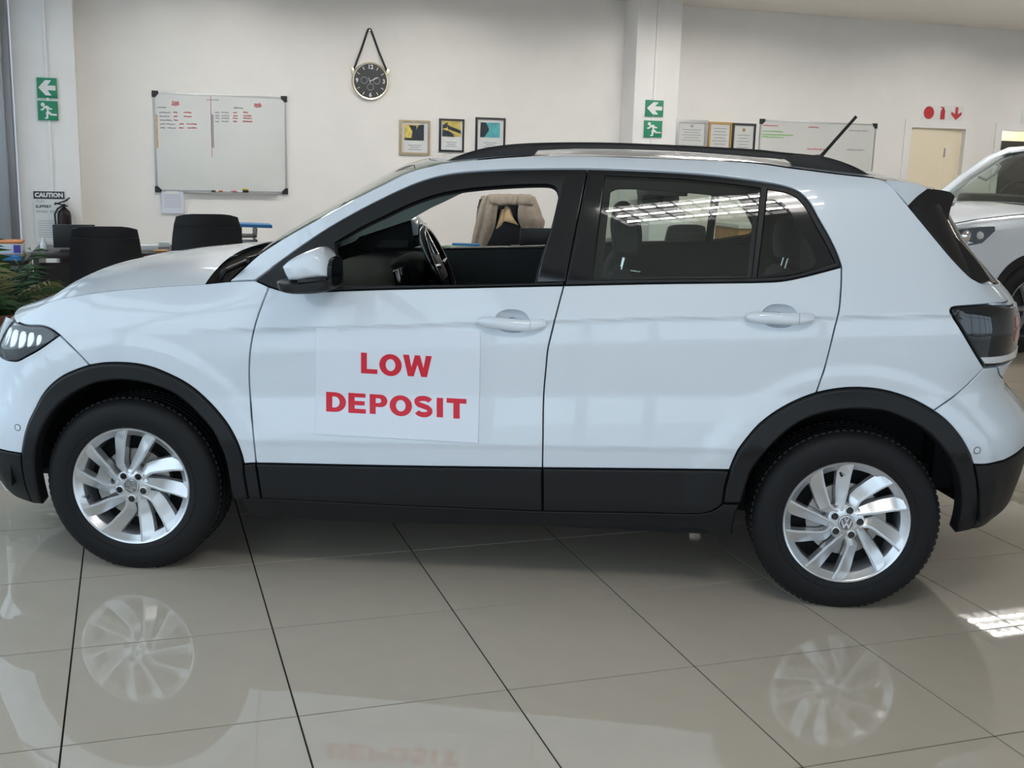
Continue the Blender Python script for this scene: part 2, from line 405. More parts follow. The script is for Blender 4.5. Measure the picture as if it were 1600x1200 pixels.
c_dlo1 = cv([(398,437.5),(440,407),(480,378.5),(520,352.5),(570,324.5),(630,295),(660,283),(690,274.5),(720,269.5),(780,265),(840,263.3),(918,263)], 8)
c_dlo2 = cv([(918,263),(980,265),(1060,269),(1120,274),(1180,282),(1210,287),(1234,293),(1250,301),(1264,315),(1280,343),(1296,371),(1308,396),(1315,417)], 8)
c_bline = cv([(918,263),(893,390),(881,446)])
c_apil = cv([(358,439),(404,398),(440,374),(500,340),(550,312.5),(600,287),(643,267),(691,254)], 8)
c_roof = cv([(691,254),(740,249),(800,244),(837,242.4),(920,242),(960,243.4),(1060,247),(1180,253.5),(1234,261),(1280,267),(1320,272),(1365,277),(1386,282)], 10)
c_dpil = cv([(1386,282),(1419,321),(1467,379),(1492,408),(1517.5,433),(1532,441)])
c_tailL = cv([(1494,479),(1487,481),(1485,486),(1488,493),(1500,512),(1520,546),(1538,575.6)], 5)
c_tailT = cv([(1494,479),(1520,477),(1545,475)])
c_tailB = cv([(1538,575.6),(1558,573)])
c_bumpR = cv([(1538,575.6),(1500,612),(1459,642)])
UT = 3.11                                          # where quarter panel and tail lamp give way to the tailgate
car = empty('car', tuple(CORG), CANG, 'white compact crossover car with black cladding, roof rails and silver alloy wheels', 'car')

# upper tail boundary
q_dp = c_dpil[-1]; q_tt = c_tailT[-1]; q_tb = c_tailB[-1]
quarter_edge = uz([tuple(q_dp), (q_dp[0]+.07, q_dp[1]-.01), (UT, 1.10), tuple(q_tt)])
body_side = join(c_pill[::-1], c_apil, c_roof, c_dpil, quarter_edge, c_tailT[::-1], c_tailL, c_bumpR, c_archR2[::-1], c_shut3, c_dlo2[::-1], c_dlo1[::-1])
panel('body_side', body_side, 'paint_white', car, gz=.011)
fender = join(c_hood, c_pill, c_dlo_f, c_shut1, c_sillF, c_archF, c_bumpF[::-1], c_headT)
panel('front_fender', fender, 'paint_white', car, gz=.011)
def cup_loop(px, rx=.056, rz=.036):
    q = inv([px])[0]; return np.array([(q[0]+rx*math.copysign(abs(math.cos(a))**.8, math.cos(a)), q[1]+rz*math.sin(a)) for a in np.linspace(0, 2*PI, 36, endpoint=False)]), q
cupF, qF = cup_loop((800, 502)); cupR, qR = cup_loop((1218, 494))
fd = panel('front_door', join(c_shut1, c_sill1, c_shut2, c_belt1), 'paint_white', car, holes=[cupF], gz=.009)
rd = panel('rear_door', join(c_sill2, c_archR1, c_shut3, c_belt2, c_shut2[::-1]), 'paint_white', car, holes=[cupR], gz=.009)

# claddings
c_dclB1 = cv([(848,798),(740,794),(620,789),(500,783),(409,779)], 20); c_dclF = cv([(409,779),(400,724)])
c_dclR = cv([(847.6,731.5),(848,798)])
for o, s in zip(fd, (1, -1)):
    panel('door_cladding', join(c_sill1, c_dclR, c_dclB1, c_dclF), 'plastic_black', o, h=.008, bev=.006, sides=(s,))
c_dcl2 = cv([(1140,734.5),(1132,764),(1129,786),(1116,796),(1098,801.5),(1000,800.5),(848,798)], 12)
for o, s in zip(rd, (1, -1)):
    panel('door_cladding', join(c_sill2, c_dcl2, c_dclR[::-1]), 'plastic_black', o, h=.008, bev=.006, sides=(s,))
in_F = cv([(361,768),(358,746),(352,716),(345,698),(330,670),(308,645),(290,628),(270,614),(240,602),(210,596),(186,594),(160,597),(140,603),(120,613),(100,627),(84,644),(70,666),(61,690),(57,715),(58,740),(63,766),(68,787)])
archF = join(c_archF, c_archF2, cv([(34,709),(36,735),(42,762),(52,786)]), cv([(52,786),(68,787)]), in_F[::-1], cv([(361,768),(366,779),(389,779)]), cv([(389,779),(383,744),(381,725)]))
panel('wheel_arch_cladding', archF, 'plastic_black', car, h=.012, bev=.011, rim=.05, gap=.001)
in_R = cv([(1158,786),(1163,768),(1168,752),(1176,732),(1192,711),(1220,682),(1250,660),(1280,648),(1320,641),(1360,641),(1385,644.5),(1410,654),(1440,670),(1466,694),(1484,720),(1496,748),(1500,776),(1499,800),(1492,832)])
archR = join(c_archR1, c_archR2, c_archR3, cv([(1521,726),(1527,762),(1528,795),(1524,812),(1514,827)]), cv([(1514,827),(1492,832)]), in_R[::-1], cv([(1158,786),(1129,786)]), cv([(1129,786),(1132,764),(1140,734.5)]))
panel('wheel_arch_cladding', archR, 'plastic_black', car, h=.012, bev=.011, rim=.05, gap=.001)
# front sill piece between arch and door, sill skirt
panel('sill_end', join(cv([(400,724),(381,725)]), cv([(381,725),(383,744),(389,779)]), cv([(389,779),(409,779)]), cv([(409,779),(400,724)])), 'plastic_black', car, h=.008, bev=.004)
sk = join(cv([(372,780),(409,780)]), cv([(409,780),(500,784.5),(620,790.5),(740,795.5),(848,799.5),(1000,802),(1098,803),(1116,798),(1129,787.5)], 12), cv([(1129,787.5),(1157,788)]), uz([tuple(inv([(1157,788)])[0]), (2.17, .30), (2.17, .235)]), uz([(2.17, .235), (2.09, .235), (2.07, .25), (1.9, .245), (.6, .20), (.44, .21), (.41, .25)]), uz([(.41, .25), tuple(inv([(372,780)])[0])]))
panel('sill_skirt', sk, 'plastic_black', car, h=-.004, bev=.008, rim=.06)

# bumpers: the near side outline goes round the corner to the centre line, so left and right meet there
zc = lambda z: (UF, z)
c_bfw_low = uz([tuple(c_archF2[-1]), (-.50, .424), (-.75, .43), (-1.1, .45), (UF, .45)])
c_bfw_top = join(c_bumpF[::-1], c_headB, uz([tuple(c_headB[-1]), (-.62, .775), (-.80, .78), (-1.05, .74), (UF, .74)]))
panel('front_bumper', join(c_archF2, c_bfw_low, uz([(UF, .45), (UF, .74)]), c_bfw_top[::-1]), 'paint_white', car)
c_fb_bot = cv([(52,786),(40,782),(26,776),(14,766),(0,748)])
panel('front_bumper_lower', join(cv([(34,709),(36,735),(42,762),(52,786)]), c_fb_bot, uz([tuple(c_fb_bot[-1]), (-.75, .32), (-1.1, .33), (UF, .33)]), uz([(UF, .33), (UF, .45)]), c_bfw_low[::-1]), 'plastic_black', car, h=.004, bev=.004)
panel('skid_plate', join(c_fb_bot[2:], uz([tuple(c_fb_bot[-1]), (-.75, .32), (-1.1, .33), (UF, .33)]), uz([(UF, .33), (UF, .20), (-.8, .20), (-.55, .225), tuple(c_fb_bot[2])])), 'alloy', car, h=-.004, bev=.003)
panel('grille', join(uz([tuple(c_headB[-1]), (-.62, .775), (-.80, .78), (-1.05, .74), (UF, .74)]), uz([(UF, .74), (UF, .87)]), uz([(UF, .87), (-.9, .87), (-.70, .86)]), uz([(-.70, .86), (-.62, .80), (-.50, .77), tuple(c_headB[-1])])), 'gloss_black', car, h=-.008, bev=.003)
for zz in (.785, .835):
    panel('grille_bar', join(uz([(-.72, zz), (UF, zz)]), uz([(UF, zz+.012), (-.72, zz+.012)])), 'chrome', car, h=.002, bev=.002, rim=.012)
c_brT = uz([tuple(c_tailB[-1]), (UT, .83), (3.5, .78), (UR, .78)])
c_brL = join(cv([(1521,726),(1540,726),(1568,720)]), uz([tuple(inv([(1568,720)])[0]), (3.25, .58), (3.6, .60), (UR, .60)]))
panel('rear_bumper', join(c_archR3, c_brL, uz([(UR, .60), (UR, .78)]), c_brT[::-1], c_tailB[::-1], c_bumpR), 'paint_white', car)
panel('rear_bumper_lower', join(cv([(1521,726),(1527,762),(1528,795),(1524,812),(1514,827)])[::-1], c_brL, uz([(UR, .60), (UR, .37)]), uz([(UR, .37), (3.6, .37), (3.30, .36), (3.16, .33), (3.10, .31), (3.05, .295), tuple(inv([(1514,827)])[0])])), 'plastic_black', car, h=.006, bev=.006)
for px in ((27.5, 668), (1527, 704)):
    q = inv([px])[0]; ring = [(q[0]+.0105*math.cos(a), q[1]+.0105*math.sin(a)) for a in np.linspace(0, 2*PI, 20, endpoint=False)]
    panel('parking_sensor', ring, 'paint_white', car, h=.0012, bev=.001, rim=.01, gap=0)
    r2 = [(q[0]+.0125*math.cos(a), q[1]+.0125*math.sin(a)) for a in np.linspace(0, 2*PI, 20, endpoint=False)]
    panel('sensor_ring', r2, 'rubber_seal', car, holes=[ring], h=.0006, bev=0, rim=.01, gap=0)

# windows: frames, appliques and panes
op_f = join(cv([(526,446),(525,410),(524,379)]), cv([(524,379),(570,352.5),(600,338),(640,319),(680,304.5),(720,296.5),(780,290.5),(850,288),(862,289.5),(869,295),(872,306)], 8), cv([(872,306),(860,356),(846,398),(834,443.5)]), cv([(834,443.5),(680,445),(526,446)], 15))
for o, s in zip(fd, (1, -1)):
    panel('window_frame', join(c_dlo_f[::-1], c_dlo1, c_bline, c_belt1), 'rubber_seal', o, holes=[op_f], h=-.002, bev=.003, rim=.03, sides=(s,))
    panel('pillar_applique', join(cv([(890,272.5),(916,273)]), cv([(916,273),(893,388),(883,440)]), cv([(883,440),(839,441)]), cv([(839,441),(850,398),(864,352),(878,300),(882,283),(890,272.5)])), 'gloss_black', o, h=.004, bev=.002, gap=0, sides=(s,))
    panel('seal_strip', join(cv([(524,453.5),(600,451),(740,448),(880,445)], 15), cv([(880,445),(881.2,441)]), cv([(881.2,441),(740,444.5),(600,446.5),(527,447.5)], 15), cv([(527,447.5),(524,453.5)])), 'plastic_black', o, h=.005, bev=.003, gap=0, sides=(s,))
g1 = join(cv([(946,274),(1010,276.5),(1060,279),(1120,285),(1188,294)], 10), cv([(1188,294),(1182,360),(1174,434)]), cv([(1174,434),(1100,434.5),(1020,435.5),(926,438)], 15), cv([(926,438),(938,340),(946,274)]))
g2 = join(cv([(1200,296.5),(1224,301),(1242,308),(1256,322),(1272,350),(1288,378),(1300,402),(1305,413)], 6), cv([(1305,413),(1270,421),(1230,430),(1184,433.5)]), cv([(1184,433.5),(1193,360),(1200,296.5)]))
clr = join(cv([(1197,310),(1210,311.5),(1220,315),(1230,323),(1242,342),(1258,370),(1271,394),(1274.5,408),(1268,417),(1240,422),(1206,428),(1187,430)], 5), cv([(1187,430),(1193,360),(1197,310)]))
for o, s in zip(rd, (1, -1)):
    panel('window_frame', join(c_dlo2, c_belt2, c_bline[::-1]), 'rubber_seal', o, holes=[g1, g2], h=-.002, bev=.003, rim=.03, sides=(s,))
    panel('pillar_applique', join(cv([(921,273),(945,274)]), cv([(945,274),(936,345),(925,439)]), cv([(925,439),(885,440)]), cv([(885,440),(897,388),(921,273)])), 'gloss_black', o, h=.004, bev=.002, gap=0, sides=(s,))
    panel('window_pane', g1, 'glass_tint', o, h=-.006, bev=0, rim=.003, gap=.0, sides=(s,))
    panel('quarter_pane', g2, 'glass_tint', o, h=-.005, bev=0, rim=.003, gap=.0, sides=(s,))
    panel('pane_border', g2, 'gloss_black', o, holes=[clr], h=-.003, bev=0, rim=.002, gap=.0, sides=(s,))
    panel('seal_strip', join(cv([(883,445),(1020,442),(1120,441),(1180,440),(1220,438),(1240,435),(1272,427),(1312,416)], 10), cv([(1312,416),(1306,410)]), cv([(1306,410),(1270,421.5),(1238,430),(1180,434.5),(1020,436.5),(884.5,439)], 10), cv([(884.5,439),(883,445)])), 'plastic_black', o, h=.005, bev=.003, gap=0, sides=(s,))

# lamps
def lamp_head():
    out = join(c_headT[::-1], c_headB, uz([tuple(c_headB[-1]), (-.50, .775), (-.62, .80), (-.68, .84), (-.66, .88), (-.55, .897), (-.46, .9), tuple(c_headT[-1])]))
    for b, s in zip(panel('headlamp', out, 'gloss_black', car, h=-.03, bev=0, rim=.02, gap=.004), (1, -1)):
        panel('lens', out, 'lamp_glass', b, h=-.001, bev=.002, rim=.003, gap=.004, sides=(s,))
        panel('lens_rim', out, 'gloss_black', b, holes=[inset(out if area2(out) > 0 else out[::-1], .009)], h=-.0005, bev=0, rim=.03, gap=.003, sides=(s,))
        for u0, w in ((-.335, .02), (-.375, .025), (-.42, .03), (-.475, .035), (-.53, .03)):
            ztop = .875 if u0 < -.36 else .868; zbot = .80+.16*max(0, u0+.42)
            panel('reflector', uz([(u0, zbot), (u0+w, zbot+.01), (u0+w+.004, ztop), (u0+.004, ztop), (u0, zbot)])[:-1], 'chrome', b, h=-.018, bev=.006, rim=.012, gap=0, sides=(s,), g=.02)
lamp_head()
tail = join(c_tailL[::-1], c_tailT, uz([tuple(c_tailT[-1]), (UT, 1.078), (3.34, 1.075), (3.42, 1.05), (3.40, .95), (3.30, .89), (UT, .878), tuple(c_tailB[-1])]), c_tailB[::-1])
for b, s in zip(panel('tail_lamp', tail, 'gloss_black', car, h=.004, bev=.006, rim=.03, gap=.003), (1, -1)):
    panel('silver_strip', join(cv([(1531,558),(1545,557.5),(1562,556)]), uz([tuple(inv([(1562,556)])[0]), (UT, .915), (3.25, .925)]), uz([(3.25, .925), (3.25, .90), (UT, .892)]), cv([(1563,566),(1548,567.5),(1537,567.5)]), cv([(1537,567.5),(1531,558)])), 'lamp_white', b, h=.007, bev=.002, rim=.006, gap=0, sides=(s,))
    for z0 in (.955, 1.0):
        panel('red_lens', uz([(3.13, z0), (3.26, z0), (3.26, z0+.035), (3.13, z0+.035), (3.13, z0)])[:-1], 'lamp_lens_red', b, h=.006, bev=.003, rim=.006, gap=0, sides=(s,))

# tailgate: two halves meeting at the centre line
tg_low = join(uz([tuple(q_tb), (UT, .83), (3.5, .78), (UR, .78)]), uz([(UR, .78), (UR, 1.15)]), uz([(UR, 1.15), (3.4, 1.15), (3.10, 1.15), tuple(q_dp)]), quarter_edge, uz([tuple(q_tt), (UT, 1.078)]), uz([(UT, 1.078), (3.34, 1.075), (3.42, 1.05), (3.40, .95), (3.30, .89), (UT, .878), tuple(q_tb)]))
panel('tailgate', tg_low, 'paint_white', car)
tg_glass = join(uz([tuple(q_dp), (3.10, 1.15), (3.4, 1.15), (UR, 1.15)]), uz([(UR, 1.15), (UR, 1.43)]), uz([(UR, 1.43), (3.0, 1.43), (2.80, 1.42), (2.70, 1.41)]), c_dpil[[i for i in range(len(c_dpil)) if c_dpil[i][1] < 1.40]])
panel('rear_window', tg_glass, 'gloss_black', car, h=-.004, bev=.002)

# ------------------------------------------------------------------ car: hood, windscreen, roof
def hood_z(x): return np.interp(x, hx, hz)
e3 = P(c_hood[:, 0], c_hood[:, 1]); o_ = np.argsort(e3[:, 0]); hx = np.concatenate([[-.80, -.60], e3[o_, 0]]); hz = np.concatenate([[.80, .855], e3[o_, 2]]); hyv = np.concatenate([[.60, .74], -e3[o_, 1]])
e3o = e3[o_]; e3o = e3o[e3o[:, 0] < .268]; hn = len(e3o); vs_ = np.concatenate([np.linspace(-1, -.8, 6), np.linspace(-.75, .75, 25), np.linspace(.8, 1, 6)])
rows = []
for i in range(hn):
    ex_, ey_, ez_ = e3o[i]; s = i/(hn-1); row = []
    for v in vs_:
        a = abs(v); sm = 1-a**2.2
        x = ex_-.245*sm*(1-s)-.03*sm*s
        zb_ = np.interp(x, hx, hz)
        crn = (.050+.035*float(ss(0, .35, s)))*(1-a**2.6)
        z = zb_+crn-.004
        row.append((x, v*(-ey_-.0015), z))
    rows.append(row)
lip = [[(p[0]+.012, p[1]*.995, p[2]-.03) for p in rows[0]]]
hood_rear = rows[-1]
MB().grid(lip+rows).build('hood', 'paint_white', car, smooth=60)
# windscreen between the two A pillars
ea = P(c_apil[:, 0], c_apil[:, 1]); rows = []; mid = []
for i, p in enumerate(ea):
    s = i/(len(ea)-1); b = .07*(1-s)+.13*s
    rows.append([(p[0]-b*(1-abs(v)**2.0), v*(-p[1]), p[2]+.010*(1-v*v)+.003) for v in np.linspace(-.995, .995, 25)])
MB().grid(rows).build('windscreen', 'glass_green', car, smooth=60)
# black band along the lower edge of the screen, and the cowl in front of it
low = rows[0]
hr = np.array(hood_rear); lw_ = np.array(low); hr = np.stack([np.interp(lw_[:, 1], hr[:, 1], hr[:, k]) for k in range(3)], 1)
cow = [hr+[-.02, 0, -.022], hr+[.004, 0, -.03], hr*.5+lw_*.5+[0, 0, -.045], lw_+[-.01, 0, -.03], lw_+[0, 0, -.002], lw_+[.045, 0, .042]]
MB().grid([[tuple(p) for p in r] for r in cow]).build('cowl_panel', 'shell_black', car, smooth=50)
for ysgn, xo in ((-.62, 0), (.1, -.02)):
    b0 = Vector((.285+xo, ysgn, 1.085)); mbw = MB(); mbw.tube([b0+Vector((-.02, 0, -.03)), b0, b0+Vector((.07, .30, .045)), b0+Vector((.09, .58, .055))], [.012, .011, .008, .006], 8)
    mbw.box(b0+Vector((.085, .33, .04)), (.012, .55, .02), rz=-.05); mbw.build('wiper', 'plastic_black', car, smooth=40)
# roof
er = P(c_roof[:, 0], c_roof[:, 1]); rows = []
vv = np.concatenate([np.linspace(-1, -.86, 7), np.linspace(-.8, .8, 21), np.linspace(.86, 1, 7)])
for i, p in enumerate(er):
    s = (p[0]-er[0, 0])/(er[-1, 0]-er[0, 0]); b = .13*(1-s)**3-.10*s**4
    rows.append([(p[0]-b*(1-abs(v)**2.2), v*(-p[1]-.001), p[2]+(.018+.014*math.sin(PI*s))*(1-abs(v)**2.8)) for v in vv])
MB().grid(rows).build('roof', 'paint_white', car, smooth=60)
MB().grid([[(p[0], p[1]*.98, p[2]-.035) for p in r] for r in rows]).build('headliner', 'headliner', car, smooth=60)
# rear spoiler: white top carried on from the roof, black tip and side fins
last = rows[-1]; n_ = len(last)
def spo(k0, k1, m, name, th=.016):
    secs = []
    for j in range(n_):
        p = np.array(last[j]); v = vv[j]; L = .265-.06*abs(v)**6; dz = -.075
        a = p+np.array([L*k0, -v*.03*k0, dz*k0*k0*.6+dz*.4*k0]); b = p+np.array([L*k1, -v*.05*k1, dz*k1*k1*.6+dz*.4*k1])
        m_ = (a+b)/2+np.array([0, 0, .003])
        secs.append([a, m_, b, b-np.array([.004, 0, th]), m_-np.array([0, 0, th+.004]), a-np.array([0, 0, th])])
    MB().loft(secs, True, True).build(name, m, car, smooth=40)
spo(.0, .66, 'paint_white', 'spoiler'); spo(.66, 1., 'gloss_black', 'spoiler_tip')
def finP(px): # fins stand in a plane that leans inward towards the back
    d = cray(px); n = np.array([-.30, 1., -.42]); p0 = np.array([2.684, -.765, 1.407]); t = np.dot(p0-CAMC, n)/np.dot(d, n); return CAMC+d*t
def pjoin(*cs): return join(*[spline(c, 5.) for c in cs])
fin = pjoin([(1419.5,321),(1432,308),(1449,295)],[(1449,295),(1470,297),(1486,301),(1492,307)],[(1492,307),(1486,324),(1479,354)],[(1479,354),(1505,383),(1530,412),(1547,437)],[(1547,437),(1538,442),(1517.5,433),(1492,408),(1467,379),(1443,349),(1419.5,321)])
f3 = [finP(p) for p in fin]; nf_ = np.array([-.30, 1., -.42]); nf_ /= np.linalg.norm(nf_)
for s in (1, -1):
    A = [p*[1, s, 1] for p in f3]; B = [(p+nf_*.05)*[1, s, 1] for p in f3]; k = len(A)
    fixn(mobj('spoiler_fin', A+B, [tuple(range(k)), tuple(range(2*k-1, k-1, -1))]+[(i, (i+1) % k, k+(i+1) % k, k+i) for i in range(k)], 'gloss_black', car, smooth=30))
wf3 = [finP(p) for p in pjoin([(1386,282),(1403,302),(1419,320.5)],[(1419,320.5),(1432,307.5),(1448.5,294.5)],[(1448.5,294.5),(1425,287),(1400,283),(1386,282)])]
for s in (1, -1):
    A = [(p-nf_*.002)*[1, s, 1] for p in wf3]; B = [(p+nf_*.05)*[1, s, 1] for p in wf3]; k = len(A)
    fixn(mobj('spoiler_side', A+B, [tuple(range(k)), tuple(range(2*k-1, k-1, -1))]+[(i, (i+1) % k, k+(i+1) % k, k+i) for i in range(k)], 'paint_white', car, smooth=30))
# roof rails
def rails():
    top = spline([(691,254),(705,248),(720,242),(750,233),(780,227.6),(820,224),(870,222.5),(920,222.4),(960,223),(1060,227),(1180,233.5),(1220,237.6),(1280,243.6),(1300,248),(1320,254.5),(1340,263),(1364,277)], 8)
    yr = -.635
    t3 = np.array([car_y(p, yr) for p in top])
    lowr = [(691,254.5),(740,249.5),(800,244.5),(834,243),(840,235),(900,232.4),(980,233.2),(1060,236.3),(1120,240.5),(1180,245.5),(1231,249),(1240,262),(1280,268),(1320,273),(1364,278)]
    l3 = np.array([car_y(p, yr) for p in lowr])
    zl = np.interp(t3[:, 0], l3[:, 0], l3[:, 2])
    for s in (1, -1):
        secs = []
        for p, z in zip(t3, zl):
            zt = max(p[2], z+.004); w = .017
            secs.append([(p[0], s*(yr-w), z), (p[0], s*(yr-w), z+(zt-z)*.65), (p[0], s*(yr-w*.5), zt), (p[0], s*(yr+w*.5), zt), (p[0], s*(yr+w), z+(zt-z)*.65), (p[0], s*(yr+w), z)])
        MB().loft(secs).build('roof_rail', 'plastic_black', car, smooth=50)
rails()
a0 = car_y((1283, 244), 0.); a1 = car_y((1338, 182), 0.)
mb = MB(); mb.tube([Vector(a0)+Vector((-.01, 0, -.015)), Vector(a0), Vector(a0)*.8+Vector(a1)*.2, Vector(a1)], [.012, .008, .0065, .006], 10)
mb.lathe([(.0, .012), (.022, .008), (.03, -.02)], 16, c=(a0[0]-.012, 0, a0[2]-.005)); mb.build('antenna', 'plastic_black', car, smooth=50)

# ------------------------------------------------------------------ car: inner shell, wheel wells, underbody
ch = lambda xc: np.array([(xc+.452*math.cos(a), .316+.452*math.sin(a)) for a in np.linspace(-.08, PI+.08, 60)])
lowline = join(uz([(-.55, .30), (-.452, .28)]), ch(0.)[::-1], uz([(.46, .27), (2.09, .29)]), ch(2.551)[::-1], uz([(3.01, .30), (3.3, .34)]))
shell_lo = join(lowline, uz([(3.3, .34), (3.3, 1.06)]), uz([(3.3, 1.06), (2.95, 1.12), (2.80, 1.3), (2.66, 1.40), (2.60, 1.465)]), c_roof[::-1][3:], c_apil[::-1], c_hood[::-1], uz([tuple(c_hood[0]), (-.55, .86), (-.55, .30)]))
op_r = join(cv([(954,296),(962,291.5),(975,290.5),(1060,295),(1128,302),(1180,308)], 8), cv([(1180,308),(1176,360),(1170,430)]), cv([(1170,430),(940,433)], 15), cv([(940,433),(947,360),(954,296)]))
panel('inner_shell', shell_lo, 'shell_black', car, holes=[op_f, op_r, clr], h=-.022, bev=0, rim=.012, gap=.0, g=.06)
for xc in (0, 2.551):
    for s in (1, -1):
        mb = MB(); mb.lathe([(.455, -.845), (.45, -.60), (.42, -.45), (.02, -.45)], 40, 'y', (xc, 0, .316), a0=.05 if xc > 1 else -.05, a1=PI+.05)
        o = mb.build('wheel_liner', 'shell_black', car, smooth=60)
        if s < 0: o.data.transform(Matrix.Diagonal((1, -1, 1, 1))); o.data.flip_normals()
MB().box((1.27, 0, .27), (2.9, .95, .10)).box((1.27, 0, .24), (1.66, 1.5, .06)).box((-.45, 0, .30), (.5, 1.1, .1)).box((2.90, 0, .42), (.30, 1.1, .10)).build('underbody', 'shell_black', car, bevel=.02)
MB().box((-.02, 0, .6), (.7, .9, .5)).build('engine_block', 'shell_black', car)
MB().box((2.95, 0, .7), (.10, 1.2, .6)).build('boot_wall', 'shell_black', car)

# ------------------------------------------------------------------ car: wheels
def spoke(L, rl, wid, kind):
    """ridge on one side, a wide sloping face on the other; rl(r) gives the ridge angle"""
    secs = []; R = .2175
    for r in (np.linspace(.045, .2085, 14) if kind == 'a' else np.linspace(.050, .2085, 14)):
        a = math.radians(L+rl(r/R)); w = wid(r/R); k = (r-.045)/.158
        q0 = .004+.0035*k*k; dep = float(np.interp(k, [0, .45, .85, 1], [.012, .027, .020, .009]))
        er_ = np.array([math.cos(a), 0, math.sin(a)]); et = np.array([-math.sin(a), 0, math.cos(a)])
        pr = [(0, -.035), (.0005, q0-.002), (.002, q0), (.0055, q0), (.0065, q0-.0012), (.0075, q0), (.010, q0-.0005), (w, q0-dep), (w+.004, -.035)]
        secs.append([er_*r+et*t+np.array([0, -q, 0]) for t, q in pr])
    return secs
def make_wheel(name, xc, s, base):
    """s=1 near side (outer face towards -y); spin given by base angle in degrees"""
    R = .2175; root = MB()
    root.lathe([(.2205, .008), (.2195, -.006), (.2165, -.0095), (.2125, -.0075), (.2080, -.0045), (.2065, -.001), (.190, .009), (.1875, .014), (.1870, .05), (.186, .09), (.192, .16), (.21, .20), (.22, .20)], 72, 'y')
    w = root.build('wheel', 'alloy', car, smooth=40)
    ya = -.845 if s > 0 else .845
    w.location = (xc, ya, .3165); w.rotation_euler = (0, 0, 0 if s > 0 else PI)
    yp = [(.214, .012), (.2155, -.004), (.222, -.010), (.235, -.0135), (.258, -.0175), (.282, -.0165), (.300, -.010), (.312, .001), (.319, .014), (.3225, .03), (.3235, .05)]
    tr = yp[:]
    for g0 in (.058, .090, .118): tr += [(.3235, g0), (.316, g0+.001), (.316, g0+.009), (.3235, g0+.010)]
    tr += [(.3225, .16), (.319, .176), (.312, .19), (.30, .20), (.27, .207), (.235, .205), (.214, .19)]
    MB().lathe(tr, 96, 'y').build('tyre', 'tyre', w, smooth=35)
    tb = MB(); nb = 84
    for k in range(nb):
        a = 2*PI*k/nb
        for (r0, r1, y0, y1, da) in ((.306, .3215, -.003, .022, .0), (.3205, .3258, .020, .056, .012), (.320, .3258, .150, .180, .03)):
            secs = []
            for aa in (a+da-.022, a+da+.022):
                c_, s_ = math.cos(aa), math.sin(aa)
                pts = [(r0, y0), (r1, y1 if y1 < .03 else y0), (r1-.002 if y1 < .03 else r1, y1), (r0-.004, y1)] if y1 < .03 else [(r0-.004, y0), (r1, y0+.003), (r1, y1-.003), (r0-.004, y1)]
                secs.append([(r*c_, y, r*s_) for r, y in pts])
            tb.loft(secs)
    tag(tb.build('tread', 'tyre', w), kind='stuff')
    # sidewall rings
    MB().lathe([(.2405, -.0148), (.2415, -.0162), (.2425, -.0152)], 72, 'y').build('sidewall_ring', 'tyre', w, smooth=60)
    for k in range(5):
        L = base+72*k
        MB().loft(spoke(L, lambda t: np.interp(t, [.17, .3, .5, 1], [30, 17, 11, 7]), lambda t: np.interp(t, [.2, .5, 1], [.026, .040, .052]), 'a')).build('spoke', 'alloy', w, smooth=12)
        MB().loft(spoke(L, lambda t: np.interp(t, [.2, .30, .38, .6, 1], [40, 50, 52, 44, 36]), lambda t: np.interp(t, [.2, .4, 1], [.026, .042, .054]), 'b')).build('spoke', 'alloy', w, smooth=12)
        a = math.radians(L); c = (.0465*math.cos(a), 0, .0465*math.sin(a))
        MB().lathe([(.0150, .002), (.0150, -.0070), (.0128, -.0078), (.0118, -.006)], 20, 'y', c).build('bolt_collar', 'alloy', w, smooth=40)
        MB().lathe([(.0120, -.0058), (.0100, -.0066), (.0088, -.0048), (.0, -.0045)], 16, 'y', c).build('wheel_bolt', 'gloss_black', w, smooth=40)
    MB().lathe([(.0, -.004), (.030, -.004), (.058, -.0015), (.066, .006), (.070, .035)], 40, 'y').build('hub', 'alloy', w, smooth=50)
    MB().lathe([(.0, -.0075), (.020, -.0072), (.0255, -.0065), (.0285, -.004), (.0285, .002)], 32, 'y').build('centre_cap', 'alloy_dark', w, smooth=50)
    MB().lathe([(.0230, -.0068), (.0235, -.0088), (.0262, -.0086), (.0265, -.006)], 32, 'y').build('emblem_ring', 'chrome', w, smooth=50)
    em = MB(); yy = (-.0092, -.0070)
    V_ = [(-.0085, .0195), (-.0050, .0195), (0, .0070), (.0050, .0195), (.0085, .0195), (.0022, .0035), (-.0022, .0035)]
    W_ = [(-.0195, .0095), (-.0160, .0110), (-.0085, -.0085), (-.0018, .0015), (.0018, .0015), (.0085, -.0085), (.0160, .0110), (.0195, .0095), (.0100, -.0190), (.0070, -.0190), (0, -.0050), (-.0070, -.0190), (-.0100, -.0190)]
    b = math.radians(base-8 if xc > 1 else base-8)
    for poly in (V_, W_):
        rp = [(x*math.cos(b)-z*math.sin(b), x*math.sin(b)+z*math.cos(b)) for x, z in poly]; em.prism(rp, *yy)
    em.build('emblem', 'chrome', w)
    MB().lathe([(.045, .045), (.130, .045), (.130, .068), (.045, .068)], 48, 'y').build('brake_disc', 'brake_metal', w, smooth=40)
    cal_ = MB(); 
    cal_.lathe([(.09, .028), (.142, .028), (.142, .085), (.09, .085)], 12, 'y', a0=2.6 if xc < 1 else -.4, a1=3.6 if xc < 1 else .6, closed=True); cal_.build('brake_caliper', 'brake_metal', w, smooth=40)
    MB().lathe([(.0, .10), (.19, .10)], 40, 'y').build('wheel_backing', 'shell_black', w)
    va = math.radians(197 if xc < 1 else 100); MB().cyl((.182*math.cos(va), .02, .182*math.sin(va)), (.170*math.cos(va), -.004, .170*math.sin(va)), .006, .005, 10).build('valve', 'gloss_black', w, smooth=50)
